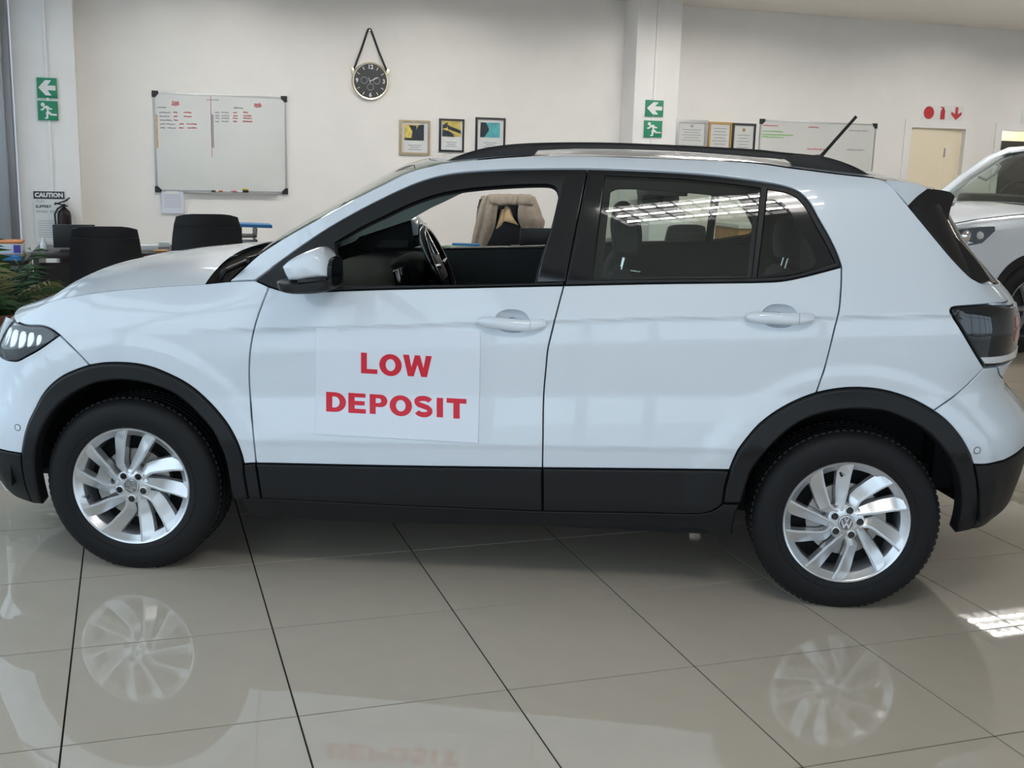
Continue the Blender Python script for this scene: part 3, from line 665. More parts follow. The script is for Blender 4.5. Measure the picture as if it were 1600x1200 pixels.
for xc, base in ((0, 54), (2.551, 8)):
    for s in (1, -1): make_wheel('wheel', xc, s, base)
# ------------------------------------------------------------------ car: door handles, mirrors, door sign
def handle(door, side, q, x0, x1):
    (u0, z0), (u1, z1) = inv([x0])[0], inv([x1])[0]
    rows = []
    for k in range(9):                               # the bowl behind the grip
        r = k/8; rows.append([q+np.array([.058*r*math.copysign(abs(math.cos(a))**.8, math.cos(a)), .038*r*math.sin(a)]) for a in np.linspace(0, 2*PI, 37)])
    rows = np.array(rows); rr = np.linspace(0, 1, 9)[:, None, None]
    pp = P(rows[..., 0], rows[..., 1])+Nn(rows[..., 0], rows[..., 1])*(-.026*(1-rr**3)-.002)
    mb = MB().grid([[tuple(p*[1, side, 1]) for p in r] for r in pp]); mb.build('handle_bowl', 'paint_white', door, smooth=60)
    for nm, a, b in (('door_handle', 0., .765), ('lock_cap', .772, 1.)):
        secs = []
        for t in np.linspace(a, b, 14 if a == 0 else 7):
            u = u0+(u1-u0)*t; z = z0+(z1-z0)*t; e = 1-abs(2*t-1)**4
            hh = .007+.013*e**.5; lift = .010+.030*(1-abs(2*t-1)**3); zc = z-.001
            base = P(u, zc); n = Nn(u, zc); up = np.array([0, 0, 1.])
            sec = []
            for q_ in np.linspace(0, 2*PI, 12, endpoint=False):
                sec.append((base+n*(lift*.55+.013*math.cos(q_))+up*(hh*math.sin(q_)))*[1, side, 1])
            secs.append(sec)
        for sec_, d in ((secs, 0),): MB().loft(sec_).build(nm, 'paint_white', door, smooth=50)
for o, s in zip(fd, (1, -1)): handle(o, s, qF, (746, 502), (853.5, 503))
for o, s in zip(rd, (1, -1)): handle(o, s, qR, (1165, 494), (1271.5, 494.5))

def mirror(door, side):
    ym = -.985
    def dome(px, name, m, ys, ks, smooth=50, step=5.):
        pts = np.array([car_y(p, ym) for p in px]); c = pts.mean(0); secs = []
        for y, k in zip(ys, ks): secs.append([((c[0]+(p[0]-c[0])*k), side*y, c[2]+(p[2]-c[2])*k) for p in pts])
        return MB().loft(secs).build(name, m, door, smooth=smooth)
    cap = pjoin([(445,415),(452,408),(462,401),(476,394),(490,388.5),(502,386),(511,391.5),(517,399),(520.5,409)],[(520.5,409),(521,420),(521,431)],[(521,431),(490,434),(472,437),(455,437)],[(455,437),(449,425),(445,415)])
    dome(cap, 'mirror_cap', 'paint_white', (-.86, -.89, -.93, -.985, -1.03, -1.055, -1.065), (.80, .90, .97, 1., .94, .80, .55))
    base = pjoin([(436,438),(455,437.5),(480,436),(521,431.5)],[(521,431.5),(523,440),(522.5,452)],[(522.5,452),(505,456),(480,457.5),(455,456.5),(440,451),(436,438)])
    dome(base, 'mirror_base', 'plastic_black', (-.83, -.88, -.93, -.985, -1.03, -1.05, -1.06), (.95, .97, .99, 1., .95, .82, .6))
    ind = pjoin([(470,434),(495,431.5),(521,428.5)],[(521,428.5),(521.5,434)],[(521.5,434),(495,437),(470,438.5)],[(470,438.5),(470,434)])
    dome(ind, 'turn_indicator', 'gloss_black', (-.93, -.99, -1.035, -1.058), (1., 1.012, .99, .86))
    gl = [car_y(p, ym) for p in ((522,402),(522.5,420),(522.5,438),(522,448))]
    xg = max(p[0] for p in gl)+.003; z0, z1 = gl[-1][2], gl[0][2]; zc_, hz_ = (z0+z1)/2, (z1-z0)/2
    ring = [(xg, side*(-.955+.085*math.copysign(abs(math.cos(a))**.6, math.cos(a))), zc_+hz_*math.copysign(abs(math.sin(a))**.6, math.sin(a))) for a in np.linspace(0, 2*PI, 32, endpoint=False)]
    ring2 = [(xg-.03, p[1], p[2]) for p in ring]
    MB().loft([ring2, ring]).build('mirror_rim', 'gloss_black', door, smooth=40)
    MB().add([(p[0]+.001, side*(-.955)+(p[1]-side*(-.955))*.93, zc_+(p[2]-zc_)*.93) for p in ring], [tuple(range(len(ring)))]).build('mirror_glass', 'chrome', door)
    foot = [(.60, 1.085), (.74, 1.09), (.745, 1.115), (.60, 1.11)]
    MB().prism([(a-.02, b-.01) for a, b in foot], side*-.90, side*-.80).build('mirror_foot', 'plastic_black', door, bevel=.006)
for o, s in zip(fd, (1, -1)): mirror(o, s)

# printed sheet on the front door
sheet = empty('door_sign', tuple(CORG), CANG, 'white printed sheet with red capital letters reading LOW DEPOSIT on car door', 'sign')
sq = join(cv([(494,511),(620,514.5),(751,519)], 10), cv([(751,519),(749.5,600),(747,692)], 10), cv([(747,692),(620,685),(492,678)], 10), cv([(492,678),(493,600),(494,511)], 10))
panel('sheet', sq, 'paper_white', sheet, h=.0035, bev=.0005, rim=.003, gap=0, sides=(1,), g=.03, gz=.009)
def arc(cx, cy, rx, ry, a0, a1, n=10): return [(cx+rx*math.cos(math.radians(a0+(a1-a0)*k/n)), cy+ry*math.sin(math.radians(a0+(a1-a0)*k/n))) for k in range(n+1)]
def stroke(path, w):
    p = np.array(path, float); t = np.gradient(p, axis=0); t /= np.linalg.norm(t, axis=1, keepdims=True); n = np.stack([-t[:, 1], t[:, 0]], 1); w = np.asarray(w)[:, None] if hasattr(w, '__len__') else w
    return [tuple(a) for a in p+n*w/2]+[tuple(a) for a in (p-n*w/2)[::-1]]
GL = {  # bold capitals in a unit box, y up
 'L': ([(0, 0), (1, 0), (1, .22), (.36, .22), (.36, 1), (0, 1)], []),
 'O': (arc(.5, .5, .5, .52, 0, 360, 40)[:-1], [arc(.5, .5, .215, .285, 0, 360, 30)[:-1]]),
 'W': ([(0, 1), (.17, 0), (.37, 0), (.5, .56), (.63, 0), (.83, 0), (1, 1), (.79, 1), (.71, .42), (.59, 1), (.41, 1), (.29, .42), (.21, 1)], []),
 'D': ([(0, 0), (.45, 0)]+arc(.45, .5, .55, .5, -90, 90, 18)[1:-1]+[(.45, 1), (0, 1)], [[(.31, .22), (.42, .22)]+arc(.42, .5, .26, .28, -90, 90, 14)[1:-1]+[(.42, .78), (.31, .78)]]),
 'E': ([(0, 0), (1, 0), (1, .22), (.36, .22), (.36, .40), (.93, .40), (.93, .61), (.36, .61), (.36, .79), (.98, .79), (.98, 1), (0, 1)], []),
 'P': ([(0, 0), (.34, 0), (.34, .36), (.58, .36)]+arc(.62, .68, .38, .32, -90, 90, 16)[1:-1]+[(.58, 1), (0, 1)], [[(.34, .56), (.50, .56)]+arc(.52, .68, .13, .12, -90, 90, 8)[1:-1]+[(.50, .80), (.34, .80)]]),
 'S': (stroke([(.96, .80)]+arc(.50, .73, .34, .185, 25, 178, 12)+[(.20, .64), (.36, .575), (.62, .50)]+arc(.52, .28, .33, .185, 50, -90, 12)+arc(.50, .28, .36, .185, -95, -172, 8), [.24]*3+[.25]*30)[:] if False else None, []),
 'I': ([(0, 0), (1, 0), (1, 1), (0, 1)], []),
 'T': ([(.34, 0), (.66, 0), (.66, .76), (1, .76), (1, 1), (0, 1), (0, .76), (.34, .76)], []),
}
spath = arc(.50, .735, .355, .165, 15, 180, 12)+[(.165, .66), (.24, .59), (.45, .53), (.70, .455)]+arc(.50, .285, .345, .185, 25, -165, 16)
GL['S'] = (stroke(spath, .255), [])
def letter(ch_, x0, y0, x1, y1):
    sl = .056
    def mp(l): return inv([(x0+(x1-x0)*a, y1-(y1-y0)*b+sl*(a-1)*(x1-x0)*0+sl*(x1-x0)*(a-.5)) for a, b in l])
    o, hs = GL[ch_]; panel('letter', mp(o), 'ink_red', sheet, holes=[mp(h_) for h_ in hs], h=.0041, bev=0, rim=.0006, gap=0, sides=(1,), g=.05)
for a in (('L',564.4,551,590,583.3),('O',593,553.5,628,586.5),('W',630,554.8,675,588)): letter(*a)
for a in (('D',510,612.5,541,643.5),('E',544.7,614,572,645.5),('P',578,616,605.6,647),('O',609,618,644,649.5),('S',647,619,677,651),('I',682.5,621.5,692.5,651.8),('T',698,622.5,729,653.8)): letter(*a)

# ------------------------------------------------------------------ car: cabin
def cloft(prof, ys, ks, name, m, parent=car, smooth=40, c=None, bevel=0):
    prof = np.array(prof); c = prof.mean(0) if c is None else np.array(c)
    return MB().loft([[(c[0]+(p[0]-c[0])*k, y, c[1]+(p[1]-c[1])*k) for p in prof] for y, k in zip(ys, ks)]).build(name, m, parent, smooth=smooth)
dash = spline([(.40, 1.00), (.52, 1.045), (.66, 1.055), (.78, 1.035), (.84, .985), (.845, .90), (.80, .80), (.74, .62), (.42, .55), (.40, 1.00)], .04)[:-1]
db = cloft(dash, (-.74, -.70, -.3, 0, .3, .70, .74), (.94, 1, 1, 1, 1, 1, .94), 'dashboard', 'dash_black')
cloft(spline([(.72, 1.02), (.78, 1.075), (.86, 1.07), (.90, 1.03), (.86, .93), (.76, .93), (.72, 1.02)], .03)[:-1], (.17, .20, .37, .54, .57), (.85, 1, 1.06, 1, .85), 'instrument_cowl', 'dash_black', db)
scr = MB().box((.845, .02, .985), (.02, .27, .15), ry=-.25).build('touchscreen', 'gloss_black', db, bevel=.006)
for yv in (-.62, .62, -.2, .22):
    MB().box((.85, yv, .93), (.02, .12, .07), ry=-.15).build('air_vent', 'gloss_black', db, bevel=.01)
MB().box((.852, -.42, .96), (.008, .34, .05), ry=-.2).build('dash_strip', 'trim_grey', db, bevel=.003)
# steering wheel
sw_c = Vector((.945, .37, 1.035)); ax = Vector((-.86, 0, -.40)).normalized(); sb = ax.cross(Vector((0, 1, 0))).normalized()
sw = MB().tube([sw_c+Vector((0, 1, 0))*(.182*math.cos(a))+sb*(.178*math.sin(a)) for a in np.linspace(0, 2*PI, 49)], .016, 10, False).build('steering_wheel', 'gloss_black', car, smooth=60)
MB().box(sw_c+ax*.015, (.05, .15, .13), ry=-.44).build('airbag_cover', 'trim_dark', sw, bevel=.02)
for sgn in (-1, 1): MB().tube([sw_c+Vector((0, .06*sgn, 0)), sw_c+Vector((0, .172*sgn, .01))], [.018, .013], 8).build('wheel_spoke', 'chrome' if sgn < 0 else 'gloss_black', sw, smooth=60)
MB().tube([sw_c-sb*.05, sw_c-sb*.172], [.02, .012], 8).build('wheel_spoke', 'chrome', sw, smooth=60)
MB().cyl(sw_c, sw_c+ax*.2, .035, .045).build('steering_column', 'trim_dark', sw, smooth=50)
def seat(x0, y0, w, lean, zt, name, hr=True):
    r = empty(name, (0, 0, 0), 0, parent=car)
    cush = spline([(x0-.50, .52), (x0-.48, .60), (x0-.2, .62), (x0+.02, .58), (x0+.04, .46), (x0-.46, .44), (x0-.50, .52)], .04)[:-1]
    cloft(cush, (y0-w/2, y0-w/2+.04, y0, y0+w/2-.04, y0+w/2), (.85, 1, .98, 1, .85), 'seat_cushion', 'seat_fabric', r)
    secs = []
    for z in np.linspace(.52, zt, 9):
        k = (z-.52)/(zt-.52); xx = x0+lean*k; ww = w/2*(1-.28*max(0, k-.35)**1.2/.65**1.2); tk = .065*(1-.35*k); bl = .03
        secs.append([(xx-tk, y0-ww+bl, z), (xx-tk+.02, y0, z), (xx-tk, y0+ww-bl, z), (xx-tk*.6, y0+ww, z), (xx+tk*.7, y0+ww-.01, z), (xx+tk, y0+ww*.6, z), (xx+tk, y0-ww*.6, z), (xx+tk*.7, y0-ww+.01, z), (xx-tk*.6, y0-ww, z)])
    top = [(x0+lean+(p[0]-x0-lean)*.5, y0+(p[1]-y0)*.82, zt+.025) for p in secs[-1]]
    MB().loft(secs+[top]).build('seat_back', 'seat_fabric', r, smooth=50)
    if hr:
        for sgn in (-1, 1): MB().cyl((x0+lean, y0+.055*sgn, zt), (x0+lean+.02, y0+.055*sgn, zt+.10), .006).build('headrest_post', 'chrome', r, smooth=50)
        xh = x0+lean+.02; prof = spline([(xh-.05, zt+.07), (xh-.06, zt+.16), (xh-.04, zt+.235), (xh+.01, zt+.245), (xh+.045, zt+.20), (xh+.04, zt+.08), (xh-.05, zt+.07)], .02)[:-1]
        cloft(prof, (y0-.135, y0-.115, y0-.05, y0+.05, y0+.115, y0+.135), (.7, .93, 1, 1, .93, .7), 'headrest', 'seat_fabric', r)
seat(1.52, -.36, .50, .22, 1.10, 'front_seat'); seat(1.52, .36, .50, .22, 1.10, 'front_seat')
for yy in (-.36, .36): seat(2.28, yy, .58, .18, 1.06, 'rear_seat')
# inner door trims of both sides, pillars in light grey cloth
for s in (1, -1):
    for x0, x1, m_ in ((.70, 1.58, 'front'), (1.66, 2.36, 'rear')):
        z0 = lambda x: 1.060+.056*(x-1.145)
        poly = ([(x0, .45), (x1, .45)] if m_ == 'front' else [(x0, .45), (2.0, .45), (2.08, .82), (x1, .88)])+[(x1, z0(x1)), ((x0+x1)/2, z0((x0+x1)/2)), (x0, z0(x0))]
        t = MB().prism(poly, -s*.80, -s*.735).build('door_trim', 'trim_dark', car, bevel=.02)
        MB().box(((x0+x1)/2+.03, -s*.715, .90), ((x1-x0)*.8, .05, .06)).build('armrest', 'trim_dark', t, bevel=.015)
        MB().box((x0+.16, -s*.728, z0(x0)-.085), (.085, .016, .022), ry=.12).build('inner_handle', 'chrome', t, bevel=.006)
    ap = join(c_apil[2:-2], uz([tuple(c_apil[-3]), tuple(c_apil[-3]-[0, .05])]), cv([(720,297),(680,305),(640,320),(600,339),(570,353),(524,380)], 10), uz([tuple(inv([(524,380)])[0]), tuple(c_apil[2])]))
    panel('pillar_trim', ap, 'trim_grey', car, h=-.040, bev=0, rim=.004, gap=.004, sides=(s,))

# ------------------------------------------------------------------ room: walls, columns, doors, glazing, lights
TL = lambda px, Y: on_y(px, Y)
d1x0, d1x1 = TL((1422, 197), 7)[0], TL((1510, 200), 7)[0]; d2x0 = TL((1563, 207), 7)[0]; d2x1 = d2x0+.82; dh = 1.985
wx0, wx1 = ROOM_X0-.1, ROOM_X1+.1
tag(MB().prism([(wx0, -.1), (d1x0, -.1), (d1x0, dh), (d1x1, dh), (d1x1, -.1), (d2x0, -.1), (d2x0, dh), (d2x1, dh), (d2x1, -.1), (wx1, -.1), (wx1, 3.3), (wx0, 3.3)], 7.0, 7.22).build('wall_back', 'wall_paint'), kind='structure')
wallbox('ceiling', ((wx0+wx1)/2, (ROOM_Y0+ROOM_Y1)/2, CEIL+.06), (wx1-wx0+.4, ROOM_Y1-ROOM_Y0+.6, .12), 'ceiling_paint')
wallbox('wall_right', (ROOM_X1+.1, (ROOM_Y0+ROOM_Y1)/2, 1.6), (.2, ROOM_Y1-ROOM_Y0+.4, 3.4))
for n, (a, b) in enumerate(((d1x0, d1x1), (d2x0, d2x1))):
    fr = MB()
    fr.prism([(a-.07, 0), (a+.012, 0), (a+.012, dh-.03), (b-.012, dh-.03), (b-.012, 0), (b+.07, 0), (b+.07, dh+.05), (a-.07, dh+.05)], 6.985, 7.10)
    d = tag(fr.build('door_%d' % (n+1), 'column_paint', bevel=.004), kind='structure')
    if n == 0:
        MB().box(((a+a+(b-a)*.68)/2, 7.06, dh/2-.02), ((b-a)*.68, .04, dh-.03)).build('door_leaf', 'door_cream_lit', d, bevel=.003)
        MB().box((a+(b-a)*.84, 7.07, dh/2-.02), ((b-a)*.32, .04, dh-.03)).build('door_jamb', 'door_cream_lit', d, bevel=.003)
        MB().box((a+(b-a)*.69, 7.045, 1.68), (.018, .03, .10)).build('hinge', 'steel', d, bevel=.003)
    else:
        MB().box(((a+b)/2, 7.9, 1.2), (2.2, .05, 2.6)).build('passage_wall', 'door_cream_lit', d)
        MB().box(((a+b)/2+.25, 7.6, 1.0), (.5, .3, 1.7)).build('passage_cupboard', 'shell_black', d, bevel=.01)
        MB().box(((a+b)/2, 7.55, -.05), (2.2, .9, .1)).build('passage_floor', 'tile_beige', d)
        MB().box(((a+b)/2, 7.55, 2.6), (2.2, .9, .1)).build('passage_ceiling', 'ceiling_paint', d)
        for sx in (-1.1, 1.1): MB().box(((a+b)/2+sx, 7.55, 1.25), (.05, .9, 2.7)).build('passage_wall', 'door_cream_lit', d)
        MB().cyl(((a+b)/2-.3, 7.55, 2.45), ((a+b)/2+.3, 7.55, 2.45), .03).build('passage_fill_tube', 'tube_light', d, smooth=50)  # unseen tube added to brighten the passage
CF = 6.68
col1 = (TL((19, 100), CF)[0], TL((117, 100), CF)[0]); col2 = (TL((991, 150), CF)[0], TL((1059.5, 150), CF)[0])
for n, (a, b) in enumerate((col1, col2)):
    c = tag(MB().box(((a+b)/2, (CF+7.02)/2, 1.55), (b-a, 7.02-CF, 3.16)).build('wall_column_%d' % (n+1), 'column_paint', bevel=.006), kind='structure')
    pxx = (70, 60) if n == 0 else (1026, 60)
    xc = TL(pxx, CF)[0]; MB().box((xc, CF-.008, 1.6), (.022, .016, 2.95)).build('conduit', 'column_paint', c, bevel=.003)
# glazing of the left shop front and of the front
def glazing(name, p0, p1, n):
    """upright aluminium-framed panes between two floor points"""
    p0, p1 = Vector(p0), Vector(p1); L = (p1-p0).length; d = (p1-p0)/L; rz = math.atan2(d.y, d.x)
    f = tag(MB().box((p0+p1)/2+Vector((0, 0, .06)), (L, .09, .12), rz=rz).build(name, 'aluminium', bevel=.004), kind='structure')
    MB().box((p0+p1)/2+Vector((0, 0, 3.0)), (L, .09, .14), rz=rz).build('head_rail', 'aluminium', f, bevel=.004)
    MB().box((p0+p1)/2+Vector((0, 0, 2.25)), (L, .07, .06), rz=rz).build('transom', 'aluminium', f, bevel=.004)
    for k in range(n+1):
        MB().box(p0+d*(L*k/n)+Vector((0, 0, 1.54)), (.07, .10, 3.06), rz=rz).build('mullion', 'aluminium', f, bevel=.004)
        if k < n:
            MB().box(p0+d*(L*(k+.5)/n)+Vector((0, 0, 1.52)), (L/n-.06, .008, 2.84), rz=rz).build('pane', 'glass_clear', f)
glazing('window_1', (ROOM_X0-.02, ROOM_Y0, 0), (ROOM_X0-.02, 6.55, 0), 8)
glazing('window_2', (ROOM_X0, ROOM_Y0, 0), (ROOM_X1, ROOM_Y0, 0), 8)
px_ = TL((20, 200), 6.62)[0]
tag(MB().box(((ROOM_X0-.12+px_)/2, 6.70, 1.55), (px_-ROOM_X0+.12, .16, 3.1)).build('trim_1', 'aluminium', bevel=.004), kind='structure')
wallbox('ground_outside', (5, 0, -.20), (80, 80, .1), 'pavement')
def fixture(x, y):
    r = empty('ceiling_light', (x, y, 3.0), 0, 'three tube fluorescent ceiling light with louvre blades', 'ceiling light', 'ceiling lights of the showroom')
    MB().box((0, 0, .066), (1.28, .60, .03)).build('housing', 'fixture_inner', r, bevel=.004)
    for s in (-1, 1):
        MB().box((0, s*.295, .03), (1.28, .012, .07)).build('side_rail', 'column_paint', r); MB().box((s*.635, 0, .03), (.012, .60, .07)).build('side_rail', 'column_paint', r)
    for yy in (-.17, 0, .17): MB().cyl((-.60, yy, .02), (.60, yy, .02), .011, n=10).build('tube', 'tube_light', r, smooth=60)
    for k in range(1, 11): MB().box((-.60+1.2*k/11, 0, -.002), (.009, .58, .030)).build('louvre_blade', 'louvre', r)
for x, y in ((1.42, -2.77), (1.0, 4.9), (3.0, 4.9), (5.15, 4.7), (6.6, 4.3), (8.78, 4.54), (11.3, 5.2), (9.0, .9)): fixture(x, y)  # pair seen in reflections; the others are added out of view for wall light
# ------------------------------------------------------------------ things on the walls and columns
mat('board_white', (.70, .70, .67), .25, coat=.3, var=.03, vscale=3)
mat('sign_green', (.015, .24, .12), .45); mat('sign_white', (.80, .80, .78), .5); mat('sign_red', (.55, .035, .04), .5)
mat('frame_tan', (.42, .33, .20), .5, var=.15, vscale=60); mat('frame_black', (.012, .012, .013), .4); mat('frame_gold', (.45, .27, .08), .35, metal=.3)
mat('frame_silver', (.45, .45, .45), .35, metal=.5); mat('print_paper', (.74, .74, .72), .6); mat('print_lilac', (.66, .68, .78), .6)
mat('ink_black', (.05, .05, .06), .6); mat('ink_grey', (.36, .36, .38), .6); mat('ink_pink', (.62, .16, .16), .6); mat('ink_green', (.22, .55, .12), .6)
mat('art_teal', (.05, .40, .42), .5, var=.3, vscale=25); mat('art_yellow', (.68, .50, .06), .5, var=.25, vscale=25); mat('art_orange', (.55, .24, .06), .5, var=.3, vscale=30)
mat('art_pink', (.68, .30, .36), .5, var=.3, vscale=30); mat('art_dark', (.05, .07, .10), .5, var=.4, vscale=40); mat('art_green', (.10, .45, .30), .5, var=.3, vscale=30)
mat('clock_face', (.045, .043, .042), .3); mat('brass', (.75, .68, .50), .25, metal=.8); mat('strap_black', (.010, .010, .010), .55)
mat('leather_black', (.010, .010, .012), .36, bump=.25, bscale=120, spec=.45); mat('wood_dark', (.022, .013, .010), .35, var=.3, vscale=12)
mat('wood_oak', (.42, .22, .08), .45, var=.15, vscale=14); mat('worktop_white', (.72, .71, .68), .4)
mat('cloth_beige', (.36, .30, .24), .9, var=.12, vscale=40, bump=.3, bscale=300); mat('cloth_lining', (.62, .45, .25), .8, var=.15, vscale=30)
mat('leaf_green', (.030, .075, .018), .5, var=.4, vscale=6); mat('leaf_pale', (.16, .15, .05), .55, var=.3, vscale=6); mat('terracotta', (.16, .045, .025), .6, var=.2, vscale=10)
mat('soil', (.02, .014, .01), .9); mat('book_blue', (.03, .18, .42), .5); mat('book_green', (.22, .35, .18), .5); mat('book_grey', (.10, .10, .11), .5)
mat('plastic_white', (.72, .73, .73), .35); mat('carton_orange', (.60, .20, .05), .6); mat('print_violet', (.10, .07, .35), .5); mat('extinguisher_dark', (.010, .004, .005), .4, spec=.3)
WY = 7.0
def rect_on(px0, px1, Y):
    a, b = on_y(px0, Y), on_y(px1, Y); return min(a[0], b[0]), max(a[0], b[0]), min(a[2], b[2]), max(a[2], b[2])
def slab(mb, x0, x1, z0, z1, y, t): return mb.box(((x0+x1)/2, y-t/2, (z0+z1)/2), (x1-x0, t, z1-z0))
def ring_frame(x0, x1, z0, z1, w, y, t):
    mb = MB(); o = [(x0, z0), (x1, z0), (x1, z1), (x0, z1)]; i = [(x0+w, z0+w), (x1-w, z0+w), (x1-w, z1-w), (x0+w, z1-w)]
    vs = [(a, y, b) for a, b in o+i]+[(a, y-t, b) for a, b in o+i]; fs = []
    for k in range(4):
        n = (k+1) % 4; fs += [(8+k, 8+n, 12+n, 12+k), (k, n, 8+n, 8+k), (4+k, 4+n, 12+n, 12+k), (k, n, 4+n, 4+k)]
    return mb.add(vs, fs)
def scribble(mb, x, z, w, h, y, seed, th=.006):
    """one illegible handwritten word as a thin ribbon"""
    rnd = random.Random(seed); n = max(5, int(w/h*3.2)); pts = []
    for k in range(n+1): pts.append((x+w*k/n+rnd.uniform(-.15, .15)*h, z+(h*.5 if k % 2 else -.3*h)*rnd.uniform(.35, 1.)))
    for (a, b), (c, d) in zip(pts[:-1], pts[1:]):
        L = math.hypot(c-a, d-b)+1e-6; nx, nz = -(d-b)/L*th/2, (c-a)/L*th/2
        mb.add([(a+nx, y, b+nz), (c+nx, y, d+nz), (c-nx, y, d-nz), (a-nx, y, b-nz)], [(0, 1, 2, 3)])
def whiteboard(x0, x1, z0, z1, label, marks, tray=True):
    r = empty('whiteboard', ((x0+x1)/2, WY, z0), 0, label, 'whiteboard'); ox, oz = (x0+x1)/2, z0
    X0, X1, Z1 = x0-ox, x1-ox, z1-oz
    slab(MB(), X0+.01, X1-.01, .01, Z1-.01, 0, .016).build('panel', 'board_white', r)
    ring_frame(X0, X1, 0, Z1, .016, 0, .022).build('frame', 'frame_silver', r, bevel=.002)
    for sx, sz in ((X0, 0), (X1, 0), (X0, Z1), (X1, Z1)):
        dx = .045 if sx == X0 else -.045; dz = .045 if sz == 0 else -.045
        MB().prism([(sx-dx*.12, sz-dz*.12), (sx+dx, sz-dz*.12), (sx+dx*1.05, sz+dz*.35), (sx+dx*.35, sz+dz*1.05), (sx-dx*.12, sz+dz)], -.026, 0).build('corner_cap', 'frame_black', r, bevel=.003)
    if tray: MB().box(((X0+X1)/2+.1, -.035, -.004), ((X1-X0)*.7, .06, .010)).build('pen_tray', 'frame_silver', r, bevel=.002)
    cols = {}
    for m, x, z, w, h, sd in marks: cols.setdefault(m, MB()); scribble(cols[m], x-ox, z-oz, w, h, -.0168, sd, .007)
    for m, mb in cols.items(): tag(mb.build('handwriting', m, r, fix=False), kind='stuff')
    return r
x0, x1, z0, z1 = .435, 1.632, 1.095, 1.99
W1 = lambda px, py: on_y((px, py), WY)
mk = []; sd = 0
for px, py, w, m in [(249,176,9,'ink_grey'),(258,176,8,'ink_grey'),(271,176,6,'ink_pink'),(287,176,12,'ink_pink'),(249,182,16,'ink_grey'),(271,182,6,'ink_pink'),(287,182,12,'ink_pink'),(250,188,19,'ink_grey'),(272,188,6,'ink_pink'),
                     (250,194,8,'ink_grey'),(260,194,14,'ink_grey'),(280,194,7,'ink_pink'),(292,194,15,'ink_pink'),(251,200,7,'ink_grey'),(261,200,14,'ink_grey'),(280,200,7,'ink_pink'),(293,200,14,'ink_pink'),(246,168,13,'ink_grey'),(323,156,18,'ink_grey'),(365,169,15,'ink_grey'),
                     (336,176,7,'ink_grey'),(346,176,11,'ink_grey'),(364,176,6,'ink_pink'),(380,176,7,'ink_pink'),(336,181,7,'ink_grey'),(346,181,12,'ink_grey'),(364,181,7,'ink_pink'),(380,181,13,'ink_pink'),(336,185,7,'ink_grey'),(346,185,12,'ink_grey'),(364,185,7,'ink_pink'),(380,185,13,'ink_pink'),(336,190,6,'ink_grey'),(346,190,11,'ink_grey'),(364,190,6,'ink_pink'),(379,190,15,'ink_pink')]:
    a = W1(px, py); b = W1(px+w, py); sd += 1; mk.append((m, a[0], a[2], b[0]-a[0], .020, sd))
for px, py in ((268, 160), (397, 163)):
    a = W1(px, py)
    for k in range(3): sd += 1; mk.append(('ink_pink', a[0], a[2]-.012*k, .065, .03, sd))
wb = whiteboard(x0, x1, z0, z1, 'white board with lists in black and red marker beside the exit sign column', mk)
vl = W1(329, 150); vb = W1(331, 245)
MB().box(((vl[0]+vb[0])/2-(x0+x1)/2, -.0168, (vl[2]+vb[2])/2-z0), (.006, .001, vl[2]-vb[2])).build('drawn_line', 'ink_pink', wb)
MB().box((W1(332, 205)[0]-(x0+x1)/2, -.0168, W1(332, 205)[2]-z0), (.022, .001, .30)).build('side_note', 'ink_grey', wb)
MB().box((W1(245, 205)[0]-(x0+x1)/2, -.0168, W1(245, 205)[2]-z0), (.022, .001, .30)).build('side_note', 'cloth_lining', wb)
zt = z0+.004
for px, w, m, lab in ((336, .075, 'ink_black', 'black marker pen on the tray of the board'), (347, .07, 'carton_orange', 'orange marker with pale cap on the board tray'), (369, .07, 'ink_pink', 'red marker pen beside the sponge on the board tray')):
    a = W1(px, 300); p = empty('marker_pen', (a[0], WY-.04, zt+.008), 0, lab, 'pen', None)
    MB().cyl((0, 0, 0), (w, 0, 0), .008, n=10).build('barrel', 'plastic_white', p, smooth=50); MB().cyl((-.035, 0, 0), (.002, 0, 0), .009, n=10).build('cap', m, p, smooth=50)
a = W1(383, 298); e_ = empty('board_sponge', (a[0], WY-.038, zt), 0, 'brown and yellow board sponge on the tray', 'sponge')
MB().box((0, 0, .012), (.055, .035, .022)).build('felt', 'wood_dark', e_, bevel=.003); MB().box((0, 0, .030), (.055, .035, .014)).build('grip', 'art_yellow', e_, bevel=.003)
sx0, sx1, sz0, sz1 = rect_on((252, 299), (287, 333), WY)
pp_ = empty('paper_sheet', ((sx0+sx1)/2, WY, sz0), 0, 'pale sheet of print taped below the board corner', 'paper')
slab(MB(), sx0-(sx0+sx1)/2, sx1-(sx0+sx1)/2, 0, sz1-sz0, -.028, .002).build('page', 'print_lilac', pp_)
slab(MB(), -.05, .05, sz1-sz0-.02, sz1-sz0+.004, -.0, .031).build('tape', 'print_paper', pp_)
mb = MB(); [mb.box((0, -.0306, sz1-sz0-.03-.018*k), (.14, .001, .004)) for k in range(7)]; tag(mb.build('print', 'ink_grey', pp_), kind='stuff')
bx0, bx1, bz1 = W1(1188, 186)[0], W1(1368, 197)[0], 1.965
mk = []
for px, py, w, m in [(1192,196,22,'ink_pink'),(1190,205,32,'ink_green'),(1190,210,48,'ink_green'),(1189,214,34,'ink_green'),(1262,199,16,'ink_pink'),(1325,204,30,'ink_grey'),(1260,233,28,'ink_pink'),(1322,234,27,'ink_grey')]:
    a = W1(px, py); b = W1(px+w, py); sd += 1; mk.append((m, a[0], a[2], b[0]-a[0], .024, sd))
whiteboard(bx0, bx1, bz1-.92, bz1, 'white board with green and red marker notes right of the framed certificates', mk)
